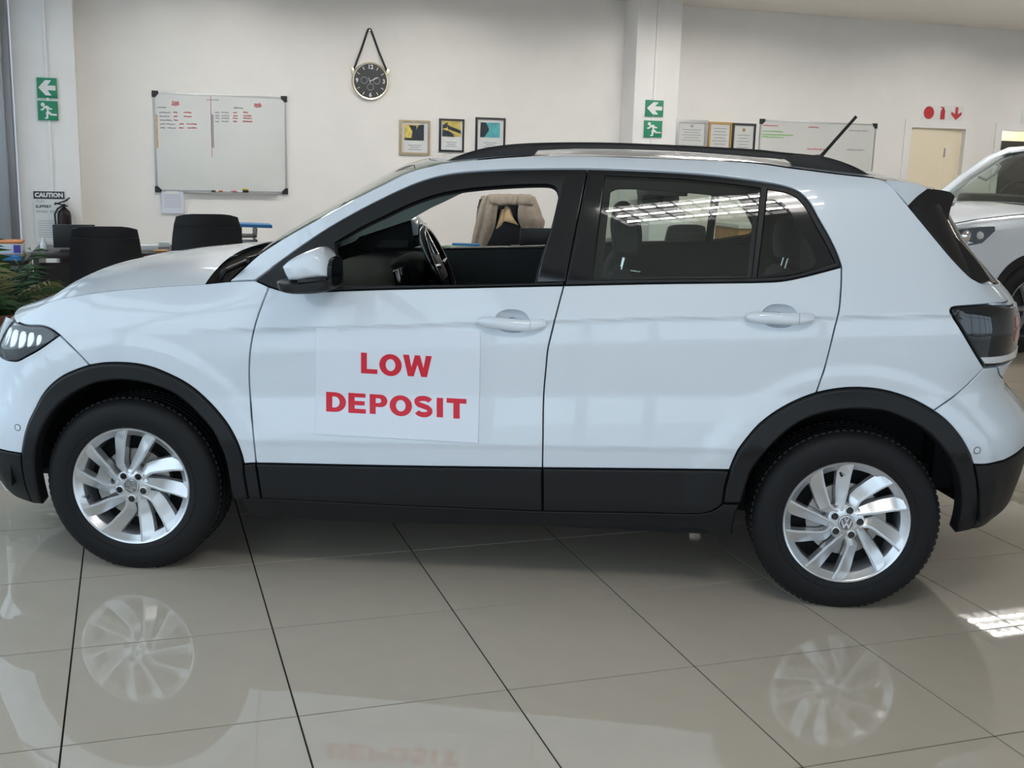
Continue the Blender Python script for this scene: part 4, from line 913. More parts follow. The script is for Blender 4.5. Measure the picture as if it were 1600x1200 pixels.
def picture(px0, px1, name, label, cat, fm, art, group=None, fw=.022, h=None):
    x0, x1, z0, z1 = rect_on(px0, px1, WY)
    if h: z0 = z1-h
    ox = (x0+x1)/2; r = empty(name, (ox, WY, z0), 0, label, cat, group); w, hh = x1-x0, z1-z0
    slab(MB(), -w/2+.005, w/2-.005, .005, hh-.005, 0, .010).build('sheet', 'print_paper', r)
    ring_frame(-w/2, w/2, 0, hh, fw, 0, .022).build('frame', fm, r, bevel=.002)
    slab(MB(), -w/2+fw*.8, w/2-fw*.8, fw*.8, hh-fw*.8, -.0135, .001).build('glazing', 'glass_picture', r)
    for nm, poly, m in art:
        MB().prism([(-w/2+a*w, b*hh) for a, b in poly], -.0115, -.0095).build(nm, m, r)
    return r
def lines(n, b0, db, a0=.28, a1=.72): return [('text_line', [(a0+.06*(k % 2), b0-db*k), (a1-.06*(k % 2), b0-db*k), (a1-.06*(k % 2), b0-db*k+.022), (a0+.06*(k % 2), b0-db*k+.022)], 'ink_grey') for k in range(n)]
Q = lambda a, b, c, d: [(a, b), (c, b), (c, d), (a, d)]
picture((624, 187), (671, 243), 'framed_print', 'small framed print in tan wood frame with teal and pink picture', 'picture', 'frame_tan',
  [('print_ground', Q(.16, .42, .80, .88), 'art_yellow'), ('print_shape', [(.40, .42), (.80, .42), (.80, .88), (.62, .86), (.50, .66)], 'art_teal'), ('print_shape', [(.30, .86), (.55, .84), (.52, .60), (.40, .70)], 'art_green'), ('print_shape', [(.38, .50), (.56, .50), (.52, .68), (.42, .66)], 'art_pink'), ('print_band', Q(.16, .42, .80, .49), 'art_dark')]+lines(3, .27, .06), 'prints on the showroom wall')
picture((686, 185), (724, 238), 'framed_print', 'small framed print in dark frame with yellow picture and dark stripe', 'picture', 'frame_black',
  [('print_ground', Q(.13, .46, .87, .94), 'art_yellow'), ('print_shape', [(.30, .82), (.87, .66), (.87, .56), (.36, .68)], 'art_dark'), ('print_shape', [(.13, .46), (.62, .46), (.50, .60), (.13, .68)], 'art_orange'), ('print_shape', [(.13, .80), (.34, .90), (.30, .72), (.13, .70)], 'art_green')]+lines(3, .28, .06), 'prints on the showroom wall', .018)
picture((743, 183), (788, 240), 'framed_print', 'small framed print in black frame with teal and gold picture', 'picture', 'frame_black',
  [('print_ground', Q(.16, .44, .82, .86), 'art_teal'), ('print_shape', [(.16, .86), (.34, .86), (.46, .66), (.30, .44), (.16, .44)], 'art_orange'), ('print_shape', [(.16, .84), (.30, .84), (.38, .70), (.16, .62)], 'art_yellow')]+lines(3, .28, .06), 'prints on the showroom wall', .018)
picture((1056, 186), (1103, 236), 'framed_certificate', 'certificate in wide silver frame next to the white column', 'certificate', 'frame_silver', [('crest', Q(.46, .74, .54, .82), 'ink_grey')]+lines(5, .64, .09, .2, .8), 'framed certificates', .035, .30)
picture((1107, 190), (1140, 242), 'framed_certificate', 'certificate in gold frame between silver and black frames', 'certificate', 'frame_gold', lines(6, .80, .09, .2, .8), 'framed certificates', .022, .36)
picture((1144, 192), (1177, 244), 'framed_certificate', 'certificate in black frame beside the second white board', 'certificate', 'frame_black', [('crest', Q(.44, .76, .56, .85), 'frame_gold')]+lines(5, .64, .09, .24, .76), 'framed certificates', .022, .36)
# clock hung from a strap
c0 = W1(577.5, 127); rr = (W1(577.5, 97)[2]-W1(577.5, 156)[2])/2
ck = empty('wall_clock', (c0[0], WY, c0[2]-rr), 0, 'round dark wall clock with brass rim hanging from a black strap', 'clock'); zc_ = rr
MB().lathe([(0, -.004), (rr*.95, -.004), (rr*.95, -.04), (0, -.04)], 48, 'y', (0, 0, zc_)).build('case', 'strap_black', ck, smooth=40)
MB().lathe([(rr*.90, -.036), (rr*.91, -.048), (rr*.97, -.050), (rr, -.04), (rr, -.005)], 48, 'y', (0, 0, zc_)).build('rim', 'brass', ck, smooth=50)
MB().lathe([(0, -.041), (rr*.92, -.041)], 48, 'y', (0, 0, zc_)).build('dial', 'clock_face', ck)
for k in range(12):
    a = PI/2-2*PI*k/12; ca, sa = math.cos(a), math.sin(a)
    if k % 3: MB().box((rr*.76*ca, -.0425, zc_+rr*.76*sa), (.030, .002, .006), ry=-a).build('hour_mark', 'plastic_white', ck)
    else: text_mesh('numeral', str(k or 12), .055, 'plastic_white', ck, Matrix.Translation((rr*.74*ca, -.0425, zc_+rr*.74*sa)) @ Matrix.Rotation(PI/2, 4, 'X'), .0015)
for dx, dz in ((-.06, .005), (.06, .005), (0, -.055)): MB().lathe([(.028, -.0415), (.029, -.0435), (.032, -.0435), (.033, -.0415)], 24, 'y', (dx, 0, zc_+dz)).build('small_dial', 'ink_grey', ck, smooth=40)
MB().box((.035, -.045, zc_+.018), (.085, .002, .007), ry=-.45).build('hand', 'plastic_white', ck); MB().box((-.01, -.0465, zc_+.008), (.05, .002, .005), ry=-1.9).build('hand', 'plastic_white', ck)
ptop = W1(577, 45); pl, pr_ = W1(552, 108), W1(603, 110); R3 = lambda p: (p[0]-c0[0], -.03, p[2]-(c0[2]-rr))
tp = R3(ptop); sl, sr = R3(pl), R3(pr_)
MB().tube([sl, (sl[0]*.55+tp[0]*.45, -.02, sl[2]*.55+tp[2]*.45), (tp[0]-.022, -.012, tp[2]-.03), (tp[0]-.010, -.012, tp[2]-.004), (tp[0]+.010, -.012, tp[2]-.004), (tp[0]+.022, -.012, tp[2]-.03), (sr[0]*.55+tp[0]*.45, -.02, sr[2]*.55+tp[2]*.45), sr], .010, 8).build('strap', 'strap_black', ck, smooth=60)
MB().cyl((tp[0], .0, tp[2]-.016), (tp[0], -.03, tp[2]-.016), .008, n=10).build('hook', 'steel', ck, smooth=50)
for p in (sl, sr): MB().box((p[0]*1.06, -.03, p[2]-.02), (.028, .024, .06), ry=.25 if p[0] > 0 else -.25).build('strap_clip', 'brass', ck, bevel=.003)
# green exit signs
def exit_sign(px0, px1, kind, label):
    x0, x1, z0, z1 = rect_on(px0, px1, CF); w, h = x1-x0, z1-z0
    r = empty('exit_sign', ((x0+x1)/2, CF-.014, z0), 0, label, 'sign', 'green exit signs')
    MB().box((0, .004, h/2), (w, .020, h)).build('plate', 'sign_green', r, bevel=.001)
    f = lambda l: [((a-.5)*w, b*h) for a, b in l]
    if kind == 'arrow':
        MB().prism(f([(.07, .5), (.42, .12), (.72, .12), (.52, .38), (.93, .38), (.93, .62), (.52, .62), (.72, .88), (.42, .88)]), -.0075, -.0055).build('arrow', 'sign_white', r)
    else:
        MB().lathe([(0, -.0075), (.10*h, -.0072), (.10*h, -.005)], 16, 'y', (-.24*w, 0, .80*h)).build('head', 'sign_white', r)
        MB().prism(f([(.32, .72), (.48, .76), (.64, .62), (.72, .62), (.72, .55), (.60, .54), (.56, .58), (.52, .50), (.70, .34), (.94, .34), (.94, .25), (.64, .25), (.52, .34), (.50, .10), (.36, .06), (.32, .12), (.42, .16), (.40, .40), (.46, .48), (.42, .60), (.34, .60), (.26, .50), (.14, .50), (.14, .57), (.22, .58)]), -.0075, -.0055).build('running_figure', 'sign_white', r)
exit_sign((57, 121), (90, 153.5), 'arrow', 'green arrow sign on the column with the caution notice'); exit_sign((58.5, 157), (91.5, 188.5), 'man', 'green running figure sign above the caution notice')
exit_sign((1008.5, 156), (1034.5, 182.5), 'arrow', 'green arrow sign on the column beside the framed certificates'); exit_sign((1006.5, 188), (1032.5, 215), 'man', 'green running figure sign on the column beside the certificates')
# red fire signs over the door
def fire_sign(px0, px1, kind, label):
    x0, x1, z0, z1 = rect_on(px0, px1, WY); w, h = x1-x0, z1-z0
    r = empty('fire_sign', ((x0+x1)/2, WY, z0), 0, label, 'sign', 'red fire signs')
    MB().box((0, -.003, h/2), (w, .006, h)).build('plate', 'sign_white', r, bevel=.001); f = lambda l: [((a-.5)*w, b*h) for a, b in l]
    if kind == 'disc': MB().lathe([(0, -.0075), (.40*h, -.0075), (.40*h, -.005)], 28, 'y', (0, 0, .5*h)).build('disc', 'sign_red', r)
    elif kind == 'can': MB().prism(f([(.34, .10), (.66, .10), (.66, .66), (.58, .76), (.58, .88), (.30, .90), (.30, .84), (.44, .82), (.44, .76), (.34, .66)]), -.0075, -.0055).build('bottle_shape', 'sign_red', r)
    else: MB().prism(f([(.40, .92), (.60, .92), (.60, .48), (.86, .62), (.86, .42), (.5, .10), (.14, .42), (.14, .62), (.40, .48)]), -.0075, -.0055).build('arrow', 'sign_red', r)
fire_sign((1441, 163), (1460.5, 189), 'disc', 'white sign with red disc above the cream door'); fire_sign((1463, 164), (1482, 189.5), 'can', 'white sign with red extinguisher symbol above the cream door'); fire_sign((1484, 165), (1503.5, 190.5), 'arrow', 'white sign with red down arrow above the cream door')
fire_sign((1597, 168), (1617, 193), 'disc', 'white sign with red disc over the second doorway')
# caution notice
x0, x1, z0, z1 = rect_on((52, 298.5), (104.5, 378), CF); w, h = x1-x0, z1-z0
cn = empty('caution_notice', ((x0+x1)/2, CF, z0), 0, 'white paper notice headed CAUTION on the column below the exit signs', 'notice')
MB().box((0, -.019, h/2), (w, .003, h)).build('page', 'print_paper', cn); MB().box((0, -.021, h*.925), (w, .002, h*.15)).build('heading_band', 'ink_black', cn)
TM = lambda x, z, y=-.0225: Matrix.Translation((x, y, z)) @ Matrix.Rotation(PI/2, 4, 'X')
text_mesh('heading', 'CAUTION', h*.115, 'sign_white', cn, TM(0, h*.925), .0025, stretch=1.0)
for k, (s_, b_) in enumerate((('TILES', 0), ('SLIPPERY', .0012), ('WHEN WET', .0006))): text_mesh('notice_text', s_, h*.075, 'ink_grey' if k != 1 else 'ink_black', cn, TM(-w/2+.012, h*(.80-.10*k), -.0212), b_, 'LEFT', .0003)
lower = MB(); [lower.box((0, -.0212, h*.42-.02*k), (w*.8, .001, .004)) for k in range(8)]; tag(lower.build('small_print', 'ink_grey', cn), kind='stuff')
# fire extinguisher on the column
a = on_y((101, 350), CF-.09)
fe = empty('fire_extinguisher', (a[0], CF-.085, a[2]-.36), 0, 'dark fire extinguisher hung on the column in front of the caution notice', 'extinguisher')
zt_ = .36+on_y((100, 326), CF-.09)[2]-a[2]
MB().lathe([(0, 0), (.05, 0), (.058, .01), (.058, zt_-.06), (.050, zt_-.025), (.025, zt_), (.014, zt_+.01), (.014, zt_+.04), (0, zt_+.04)], 24).build('cylinder', 'extinguisher_dark', fe, smooth=50)
MB().box((-.02, 0, zt_+.055), (.12, .016, .012), ry=-.35).build('lever', 'strap_black', fe, bevel=.002); MB().box((-.02, 0, zt_+.035), (.11, .016, .012), ry=.25).build('lever', 'strap_black', fe, bevel=.002)
MB().box((.025, 0, zt_+.075), (.07, .012, .012), ry=-.6).build('valve_pin', 'strap_black', fe)
MB().tube([(0, -.02, zt_+.03), (-.05, -.03, zt_+.0), (-.075, -.03, zt_-.05), (-.07, -.02, zt_-.16)], .008, 8).build('hose', 'strap_black', fe, smooth=60)
MB().box((0, .051, zt_*.6), (.05, .022, .06)).build('bracket', 'steel', fe)
# ------------------------------------------------------------------ left desk with chairs
def desk(x0, x1, y0, y1, zt, label, m='wood_dark', edge=None):
    r = empty('desk', ((x0+x1)/2, (y0+y1)/2, 0), 0, label, 'desk'); w, d = x1-x0, y1-y0
    MB().box((0, 0, zt-.018), (w, d, .036)).build('desk_top', m, r, bevel=.004)
    for s in (-1, 1): MB().box((s*(w/2-.03), 0, (zt-.036)/2), (.036, d-.04, zt-.036)).build('side_panel', m, r, bevel=.003)
    MB().box((0, -d/2+.10, zt*.55), (w-.1, .02, zt*.7)).build('modesty_panel', m, r); return r
def office_chair(x, y, rz, w, zt, label, lean=.10, armless=False, round_top=.03, group=None):
    r = empty('office_chair', (x, y, 0), rz, label, 'chair', group); zs = .47
    cush = [[(px*w/2*k, py*.25*k, z) for px, py in ((-1, -.8), (-.8, -1), (.8, -1), (1, -.8), (1, .8), (.8, 1), (-.8, 1), (-1, .8))] for z, k in ((zs-.07, .92), (zs-.05, 1), (zs, 1), (zs+.03, .9))]
    MB().loft(cush).build('seat', 'leather_black', r, smooth=50)
    secs = []
    for t in np.linspace(0, 1, 10):
        z = zs-.02+(zt-zs+.02)*t; yb = -.26-lean*t; ww = w/2*(.86+.14*math.sin(PI*min(1, t*.9+.1))); ww *= 1-round_top*4*max(0, t-.85)
        th = .045*(1-.3*t); bow = .03
        sec = []
        for s in np.linspace(-1, 1, 9): sec.append((s*ww, yb-th/2+bow*s*s, z+(-.02*abs(s)**4 if t == 1 else 0)))
        for s in np.linspace(1, -1, 9): sec.append((s*ww*.985, yb+th/2+bow*s*s, z+(-.02*abs(s)**4 if t == 1 else 0)))
        secs.append(sec)
    b = MB().loft(secs).build('backrest', 'leather_black', r, smooth=50)
    zz = zs+(zt-zs)*.86; MB().tube([(-w/2*.9, -.26-lean*.86-.012, zz), (0, -.26-lean*.86-.03, zz), (w/2*.9, -.26-lean*.86-.012, zz)], .004, 6).build('seam', 'leather_black', b, smooth=60)
    if not armless:
        for s in (-1, 1):
            MB().tube([(s*(w/2+.015), .14, zs), (s*(w/2+.03), .14, zs+.20), (s*(w/2+.03), -.18, zs+.22), (s*(w/2), -.28, zs+.16)], .016, 8).build('armrest', 'strap_black', r, smooth=60)
    MB().cyl((0, 0, .10), (0, 0, zs-.06), .028, n=14).build('column', 'steel', r, smooth=50)
    for k in range(5):
        q = 2*PI*k/5+.3; l = MB().tube([(0, 0, .11), (.16*math.cos(q), .16*math.sin(q), .10), (.29*math.cos(q), .29*math.sin(q), .075)], [.028, .022, .016], 8).build('base_leg', 'strap_black', r, smooth=60)
        MB().lathe([(0, -.02), (.028, -.02), (.028, .02), (0, .02)], 16, 'y', (.285*math.cos(q), .285*math.sin(q), .028)).build('castor', 'strap_black', l, smooth=40)
    return r
dA = desk(-.46, 1.20, 4.42, 5.15, .76, 'dark wooden desk behind the two black leather chairs')
ya = 4.02
c1a, c1b = on_y((105, 360), ya-.31), on_y((222, 360), ya-.31)
office_chair((c1a[0]+c1b[0])/2, ya, 0, c1b[0]-c1a[0], on_y((160, 353), ya-.31)[2], 'black leather chair with slim flared back near the potted palm', .10, True, -.02, 'black chairs at the dark desk')
c2a, c2b = on_y((266, 370), ya-.28), on_y((381, 370), ya-.28)
office_chair((c2a[0]+c2b[0])/2, ya+.03, 0, c2b[0]-c2a[0], on_y((320, 334), ya-.28)[2], 'black padded chair with rounded back below the first white board', .08, True, .045, 'black chairs at the dark desk')
# on the desk
def on_desk(px, zt=.76): return on_z(px, zt)
mx0, mx1, mz0, mz1 = rect_on((82, 353), (150, 389), 4.62)
mo = empty('monitor', ((mx0+mx1)/2, 4.62, .76), 0, 'black flat monitor on the dark desk behind a chair', 'monitor')
MB().box((0, 0, (mz0+mz1)/2-.76+.01), (mx1-mx0, .03, mz1-mz0)).build('screen_housing', 'frame_black', mo, bevel=.004); MB().box((0, .02, .055), (.05, .03, .10)).build('stand', 'frame_black', mo); MB().box((0, .02, .006), (.20, .16, .012)).build('foot', 'frame_black', mo, bevel=.003)
a = on_y((59, 388), 4.75); bt = empty('spray_bottle', (-.385, 4.6, .76), 0, 'small white bottle on the desk next to the monitor', 'bottle')
MB().lathe([(0, 0), (.022, 0), (.024, .01), (.023, .05), (.012, .068), (.010, .075)], 16).build('bottle_body', 'plastic_white', bt, smooth=50); MB().cyl((0, 0, .073), (0, 0, .095), .011, .009, 12).build('bottle_cap', 'plastic_white', bt, smooth=50)
for px, w, d, h_, m, lab in ((233, .13, .10, .035, 'plastic_white', 'white paper stack on desk between the two chairs'), (250, .10, .12, .012, 'wood_oak', 'flat brown folder on desk between the two chairs'), (258, .08, .06, .04, 'plastic_white', 'small white box at the back of the dark desk')):
    p = on_y((px, 390), 4.75); o = MB().box((0, 0, h_/2), (w, d, h_)).build('paper_stack' if 'paper' in lab else ('folder' if 'folder' in lab else 'small_box'), m, None, bevel=.002); o.location = (p[0], 4.70 if px < 245 else (4.55 if px == 250 else 4.95), .76); tag(o, lab, 'paper' if 'paper' in lab else ('folder' if 'folder' in lab else 'box'))
tx0, tx1, tz0, tz1 = rect_on((372, 366), (400, 400), 4.75)
tr = empty('file_tray', ((tx0+tx1)/2, 4.75, .76), 0, 'black two tier document tray at the end of the dark desk', 'tray')
tw = tx1-tx0
for z in (.012, .10): MB().prism([(-tw/2, z), (tw/2*.9, z), (tw/2, z+.07), (tw/2-.006, z+.07), (tw/2*.86, z+.008), (-tw/2, z+.008)], -.15, .15).build('tier', 'frame_black', tr)
for y in (-.13, .13): MB().box((-tw/2+.01, y, .09), (.014, .014, .18)).build('tray_post', 'frame_black', tr)
MB().box((0, 0, .05), (tw*.8, .22, .03)).build('papers', 'print_paper', tr)
o = MB().box((0, 0, .012), (.30, .20, .024), ry=.03).build('blue_folder', 'book_blue', None, bevel=.003); o.location = ((tx0+tx1)/2+.03, 4.75, .76+.172); tag(o, 'blue folder lying on top of the document tray', 'folder')
# low table with brochures behind the palm
dL = desk(-.76, -.50, 4.5, 5.2, .70, 'small dark side table behind the potted palm')
bb = on_y((16, 384), 4.7)
bc = empty('brochure_box', (-.635, 4.70, .70), 0, 'orange and white brochure box behind the potted palm', 'box')
MB().box((0, 0, .02), (.22, .22, .04)).build('orange_base', 'carton_orange', bc, bevel=.002); MB().box((0, 0, .075), (.22, .22, .07)).build('white_body', 'plastic_white', bc, bevel=.002); MB().box((0, 0, .118), (.22, .22, .014)).build('orange_lid', 'carton_orange', bc, bevel=.002); MB().box((.075, -.112, .075), (.045, .004, .055)).build('violet_label', 'print_violet', bc)
o = MB().box((0, 0, .02), (.20, .12, .035)).build('wipes_pack', 'book_blue', None, bevel=.008); o.location = (-.62, 4.52, .70); tag(o, 'blue and white packet at the front of the side table', 'packet')
# potted palm
rp = random.Random(5); pc = on_y((2, 470), 2.95); pot = empty('potted_palm', (-.56, 2.95, 0), 0, 'green palm in a tall brown pot beside the shop front', 'plant')
MB().lathe([(0, 0), (.13, 0), (.14, .02), (.18, .50), (.195, .52), (.195, .56), (.175, .56), (.165, .50), (0, .49)], 32).build('pot', 'terracotta', pot, smooth=40)
MB().lathe([(0, .50), (.166, .50)], 24).build('soil', 'soil', pot)
for k in range(34):
    az = rp.uniform(0, 2*PI); L = rp.uniform(.32, .56); el = rp.uniform(.55, 1.4); pale = k % 4 == 0
    if math.cos(az) < -.45: L *= .55                 # fronds on the glass side stay short
    pts = []
    for t in np.linspace(0, 1, 7):
        r_ = L*t*math.cos(el*(1-.25*t)); z = .50+L*1.05*(t*math.sin(el)-.42*t*t*math.cos(el)); pts.append(Vector((r_*math.cos(az), r_*math.sin(az), z)))
    fr = MB().tube(pts, [.006, .005, .005, .004, .003, .002, .001], 5).build('frond', 'leaf_pale' if pale else 'leaf_green', pot, smooth=60)
    lf = MB(); sd_ = Vector((-math.sin(az), math.cos(az), 0))
    for i in range(1, 7):
        for j in (0, .5):
            if i == 6 and j: continue
            p = pts[i].lerp(pts[min(6, i+1)], j); d = (pts[min(6, i+1)]-pts[i-1]).normalized()
            for s in (-1, 1):
                l = .20*(1-.35*abs(i-3)/3)*rp.uniform(.8, 1.2); tip = p+sd_*(s*l*.75)+d*(l*.6)+Vector((0, 0, -.03-.05*rp.random())); n = d*.006
                mid = p.lerp(tip, .5)+Vector((0, 0, .012))
                lf.add([p, mid+n, tip, mid-n], [(0, 1, 2), (0, 2, 3)])
    tag(lf.build('leaflets', 'leaf_pale' if pale else 'leaf_green', fr, fix=False), kind='stuff')
# ------------------------------------------------------------------ second desk, seen through the front window
dB = desk(2.42, 3.95, 4.42, 5.12, .76, 'dark wooden desk in front of the chair with the jacket')
jy = 5.42; ja, jb = on_y((741, 340), jy), on_y((845, 340), jy); jt = on_y((790, 305), jy)[2]; jx = (ja[0]+jb[0])/2
office_chair(jx, jy+.02, PI, .44, jt-.03, 'high black office chair with a beige jacket over its back', .0, False, .03)
jk = empty('jacket', (jx, jy+.28, jt-.62), 0, 'beige jacket hung over the high black office chair', 'jacket'); zb_ = jt-.62
def jpx(px, py, dy=0.): p = on_y((px, py), jy+.28+dy); return (p[0]-jx, dy, p[2]-zb_)
lft = [(757,306,-.05),(752,318,-.06),(747,335,-.07),(743,352,-.07),(739,370,-.06),(736,388,-.05)]
ctr1 = [(766,305,-.07),(764,318,-.10),(760,335,-.10),(757,352,-.09),(752,370,-.08),(748,388,-.07)]
ctr2 = [(780,304,-.08),(779,318,-.09),(777,330,-.11),(774,350,-.11),(768,368,-.08),(758,388,-.06)]
yoke = [(800,304,-.08),(800,312,-.10),(799,319,-.11),(798,322,-.10),(797,323,-.09),(796,324,-.08)]
r1 = [(815,304,-.08),(813,315,-.10),(810,322,-.11),(809,340,-.11),(812,350,-.10),(818,360,-.08)]
r2 = [(828,305,-.06),(830,318,-.08),(832,332,-.10),(832,346,-.10),(832,356,-.08),(834,366,-.07)]
r3 = [(836,310,-.03),(842,325,-.05),(847,338,-.06),(851,346,-.06),(849,356,-.05),(848,366,-.04)]
def cloth(cols, name, m, th=.012, back=.05):
    g = [spline([jpx(*p) for p in c], .03) for c in cols]; n = min(len(c) for c in g); g = [np.array(c)[np.linspace(0, len(c)-1, n).astype(int)] for c in g]
    fine = []
    for a, b in zip(g[:-1], g[1:]):
        for t in np.linspace(0, 1, 4, endpoint=False): fine.append(a*(1-t)+b*t+np.array([0, -.012*math.sin(PI*t*2), 0]))
    fine.append(g[-1]); mb = MB(); mb.grid([[tuple(p) for p in r] for r in fine]); o = mb.build(name, m, jk, smooth=70)
    md = o.modifiers.new('thick', 'SOLIDIFY'); md.thickness = th; md.offset = 1; return o
cloth([lft, ctr1, ctr2], 'left_front', 'cloth_beige'); cloth([r1, r2, r3], 'right_front', 'cloth_beige')
cloth([[(764,305,-.06),(764,312,-.10),(765,318,-.10)], [(780,304,-.08),(780,313,-.10),(779,321,-.11)], [(800,304,-.08),(800,312,-.10),(799,320,-.11)], [(815,304,-.08),(813,314,-.10),(811,321,-.11)], [(830,305,-.06),(832,314,-.09),(833,322,-.09)]], 'yoke', 'cloth_beige')
cloth([[(752,307,.0),(745,340,.03),(740,380,.03)], [(795,303,.05),(795,340,.08),(795,385,.08)], [(836,308,.0),(848,340,.03),(850,370,.03)]], 'back_panel', 'cloth_beige')
cloth([[(784,328,-.075),(780,345,-.09),(776,358,-.10)], [(792,322,-.07),(790,332,-.09),(788,346,-.10)], [(799,330,-.07),(803,342,-.09),(810,352,-.10)]], 'lining', 'cloth_lining')
for px, py, y, (w, d, h_), m, nm, lab, rz in ((722, 390, 4.60, (.26, .20, .03), 'book_grey', 'book', 'grey book at the bottom of the desk pile', .15), (724, 388, 4.60, (.24, .18, .012), 'book_green', 'book', 'thin green book on top of the grey book', .1)):
    p = on_y((px, py), y); o = MB().box((0, 0, h_/2), (w, d, h_), rz=rz).build(nm, m, None, bevel=.002); o.location = (p[0], y, .76 if m == 'book_grey' else .79); tag(o, lab, 'book')
p = on_y((728, 386), 4.60); o = MB().box((0, 0, .01), (.22, .05, .02), rz=-.35).build('document_tube', 'book_blue', None, bevel=.006); o.location = (p[0], 4.60, .802); tag(o, 'narrow blue case lying across the books on the desk', 'case')
p = on_y((765, 388), 4.75); o = MB().box((0, 0, .004), (.42, .26, .008), rz=.1).build('paper_sheets', 'print_paper', None); o.location = (p[0]+.06, 4.62, .76); tag(o, 'spread of white papers on the desk beside the laptop', 'paper')
lx0, lx1, lz0, lz1 = rect_on((812, 357), (868, 389), 4.78)
lp = empty('laptop', ((lx0+lx1)/2, 4.78, .76), 0, 'open black laptop on the desk with its back to the car', 'laptop')
MB().box((0, .12, .009), (lx1-lx0, .24, .018)).build('laptop_base', 'frame_black', lp, bevel=.004); MB().box((0, -.012, (lz1-.76)/2+.006), (lx1-lx0, .010, lz1-.76), rx=.12).build('laptop_lid', 'leather_black', lp, bevel=.004)
# ------------------------------------------------------------------ things beyond the rear windows
cx0, cx1 = on_y((1000, 340), 6.38)[0], on_y((1066, 340), 6.38)[0]; zt = on_y((1030, 341), 6.2)[2]
cb = empty('side_cabinet', ((cx0+cx1)/2, 6.38, 0), 0, 'white cabinet with two doors in front of the second column', 'cabinet'); w = cx1-cx0
MB().box((0, 0, zt/2), (w, .40, zt)).build('cabinet_body', 'plastic_white', cb, bevel=.004)
for s in (-1, 1):
    dr = MB().box((s*w/4, -.208, zt/2), (w/2-.008, .018, zt-.05)).build('cabinet_door', 'plastic_white', cb, bevel=.003); MB().box((s*.03, -.222, zt*.6), (.012, .016, .10)).build('knob', 'steel', dr)
cm = empty('coffee_machine', ((cx0+cx1)/2, 6.38, zt), 0, 'black coffee machine standing on the white cabinet', 'machine'); h_ = on_y((1030, 293), 6.30)[2]-zt
MB().box((0, .10, h_/2), (w*.85, .14, h_)).build('machine_back', 'frame_black', cm, bevel=.01); MB().box((-.02, -.03, h_-.04), (w*.95, .26, .08)).build('machine_head', 'frame_black', cm, bevel=.012)
MB().box((0, -.03, .03), (w*.85, .26, .06)).build('drip_tray', 'frame_black', cm, bevel=.01); MB().lathe([(.0, .10), (.06, .10), (.085, .16), (.085, .22), (0, .22)], 20, 'z', (.07, -.05, h_-.30)).build('spout', 'frame_black', cm, smooth=50)
yc = 5.25; k0, k1 = on_y((1037, 360), yc-.25), on_y((1103, 360), yc-.25)
office_chair((k0[0]+k1[0])/2, yc, 0, k1[0]-k0[0], on_y((1070, 350.5), yc-.28)[2], 'low black office chair near the white cabinet', .05, True, .05)
desk(k0[0]-.75, k0[0]+.1, 5.55, 6.1, .755, 'dark small table beside the low office chair')
wx = on_y((1143, 360), 6.35)[0]; wz = on_y((1160, 351), 6.2)[2]
wc = empty('counter', (wx+.5, 6.45, 0), 0, 'wooden counter with white top against the back wall', 'counter')
MB().box((0, 0, (wz-.04)/2), (1.0, .5, wz-.04)).build('counter_body', 'wood_oak', wc, bevel=.004); MB().box((.0, 0, wz-.02), (1.04, .54, .04)).build('counter_top', 'worktop_white', wc, bevel=.004); MB().box((0, -.256, (wz-.04)*.7), (.99, .012, .012)).build('front_groove', 'wood_dark', wc)
# ------------------------------------------------------------------ white pickup-style wagon behind, right
SUVO = Vector((7.22, 4.41, 0)); SUVA = .0965
suv = empty('suv', SUVO, SUVA, 'large white off-road vehicle parked behind the compact car', 'car')
def sec(x, wb, wt, z0, zsh, zt, wr):        # half section, near side first
    pts = [(-wb*.96, z0), (-wb, z0+.12), (-wb, zsh-.12), (-wb*.985, zsh-.02), (-wt, zt-.015), (-wt*.85, zt+wr*.4), (0, zt+wr)]
    return [(x, y, z) for y, z in pts]+[(x, -y, z) for y, z in pts[-2::-1]]
st = [(-1.00, .62, .55, .35, .78, .92, .02), (-.93, .78, .70, .32, .92, 1.02, .03), (-.80, .86, .76, .30, 1.00, 1.07, .035), (-.55, .905, .80, .30, 1.04, 1.115, .04), (-.2, .925, .82, .36, 1.07, 1.15, .045), (.25, .925, .82, .36, 1.09, 1.18, .045), (.62, .925, .84, .36, 1.10, 1.20, .03), (.66, .925, .85, .36, 1.10, 1.17, .0), (2.2, .925, .85, .36, 1.12, 1.18, 0), (3.4, .925, .85, .36, 1.14, 1.20, 0), (3.75, .88, .80, .40, 1.12, 1.18, 0)]
MB().loft([sec(*s) for s in st]).build('suv_body', 'paint_white', suv, smooth=38)
MB().box((2.2, 0, 1.20), (3.0, 1.6, .03)).build('cabin_floor', 'shell_black', suv)
dsh = MB().box((.98, 0, 1.22), (.42, 1.5, .12)).build('dashboard', 'trim_dark', suv, bevel=.04)
roofp = [[(x, y, z-.05*abs(y/.66)**3) for y in np.linspace(-.66, .66, 13)] for x, z in ((1.18, 1.70), (1.32, 1.735), (1.7, 1.765), (2.4, 1.775), (3.2, 1.75), (3.55, 1.70))]
MB().grid(roofp+[[(p[0], p[1], p[2]-.05) for p in r] for r in roofp[::-1]]).build('suv_roof', 'paint_white', suv, smooth=50)
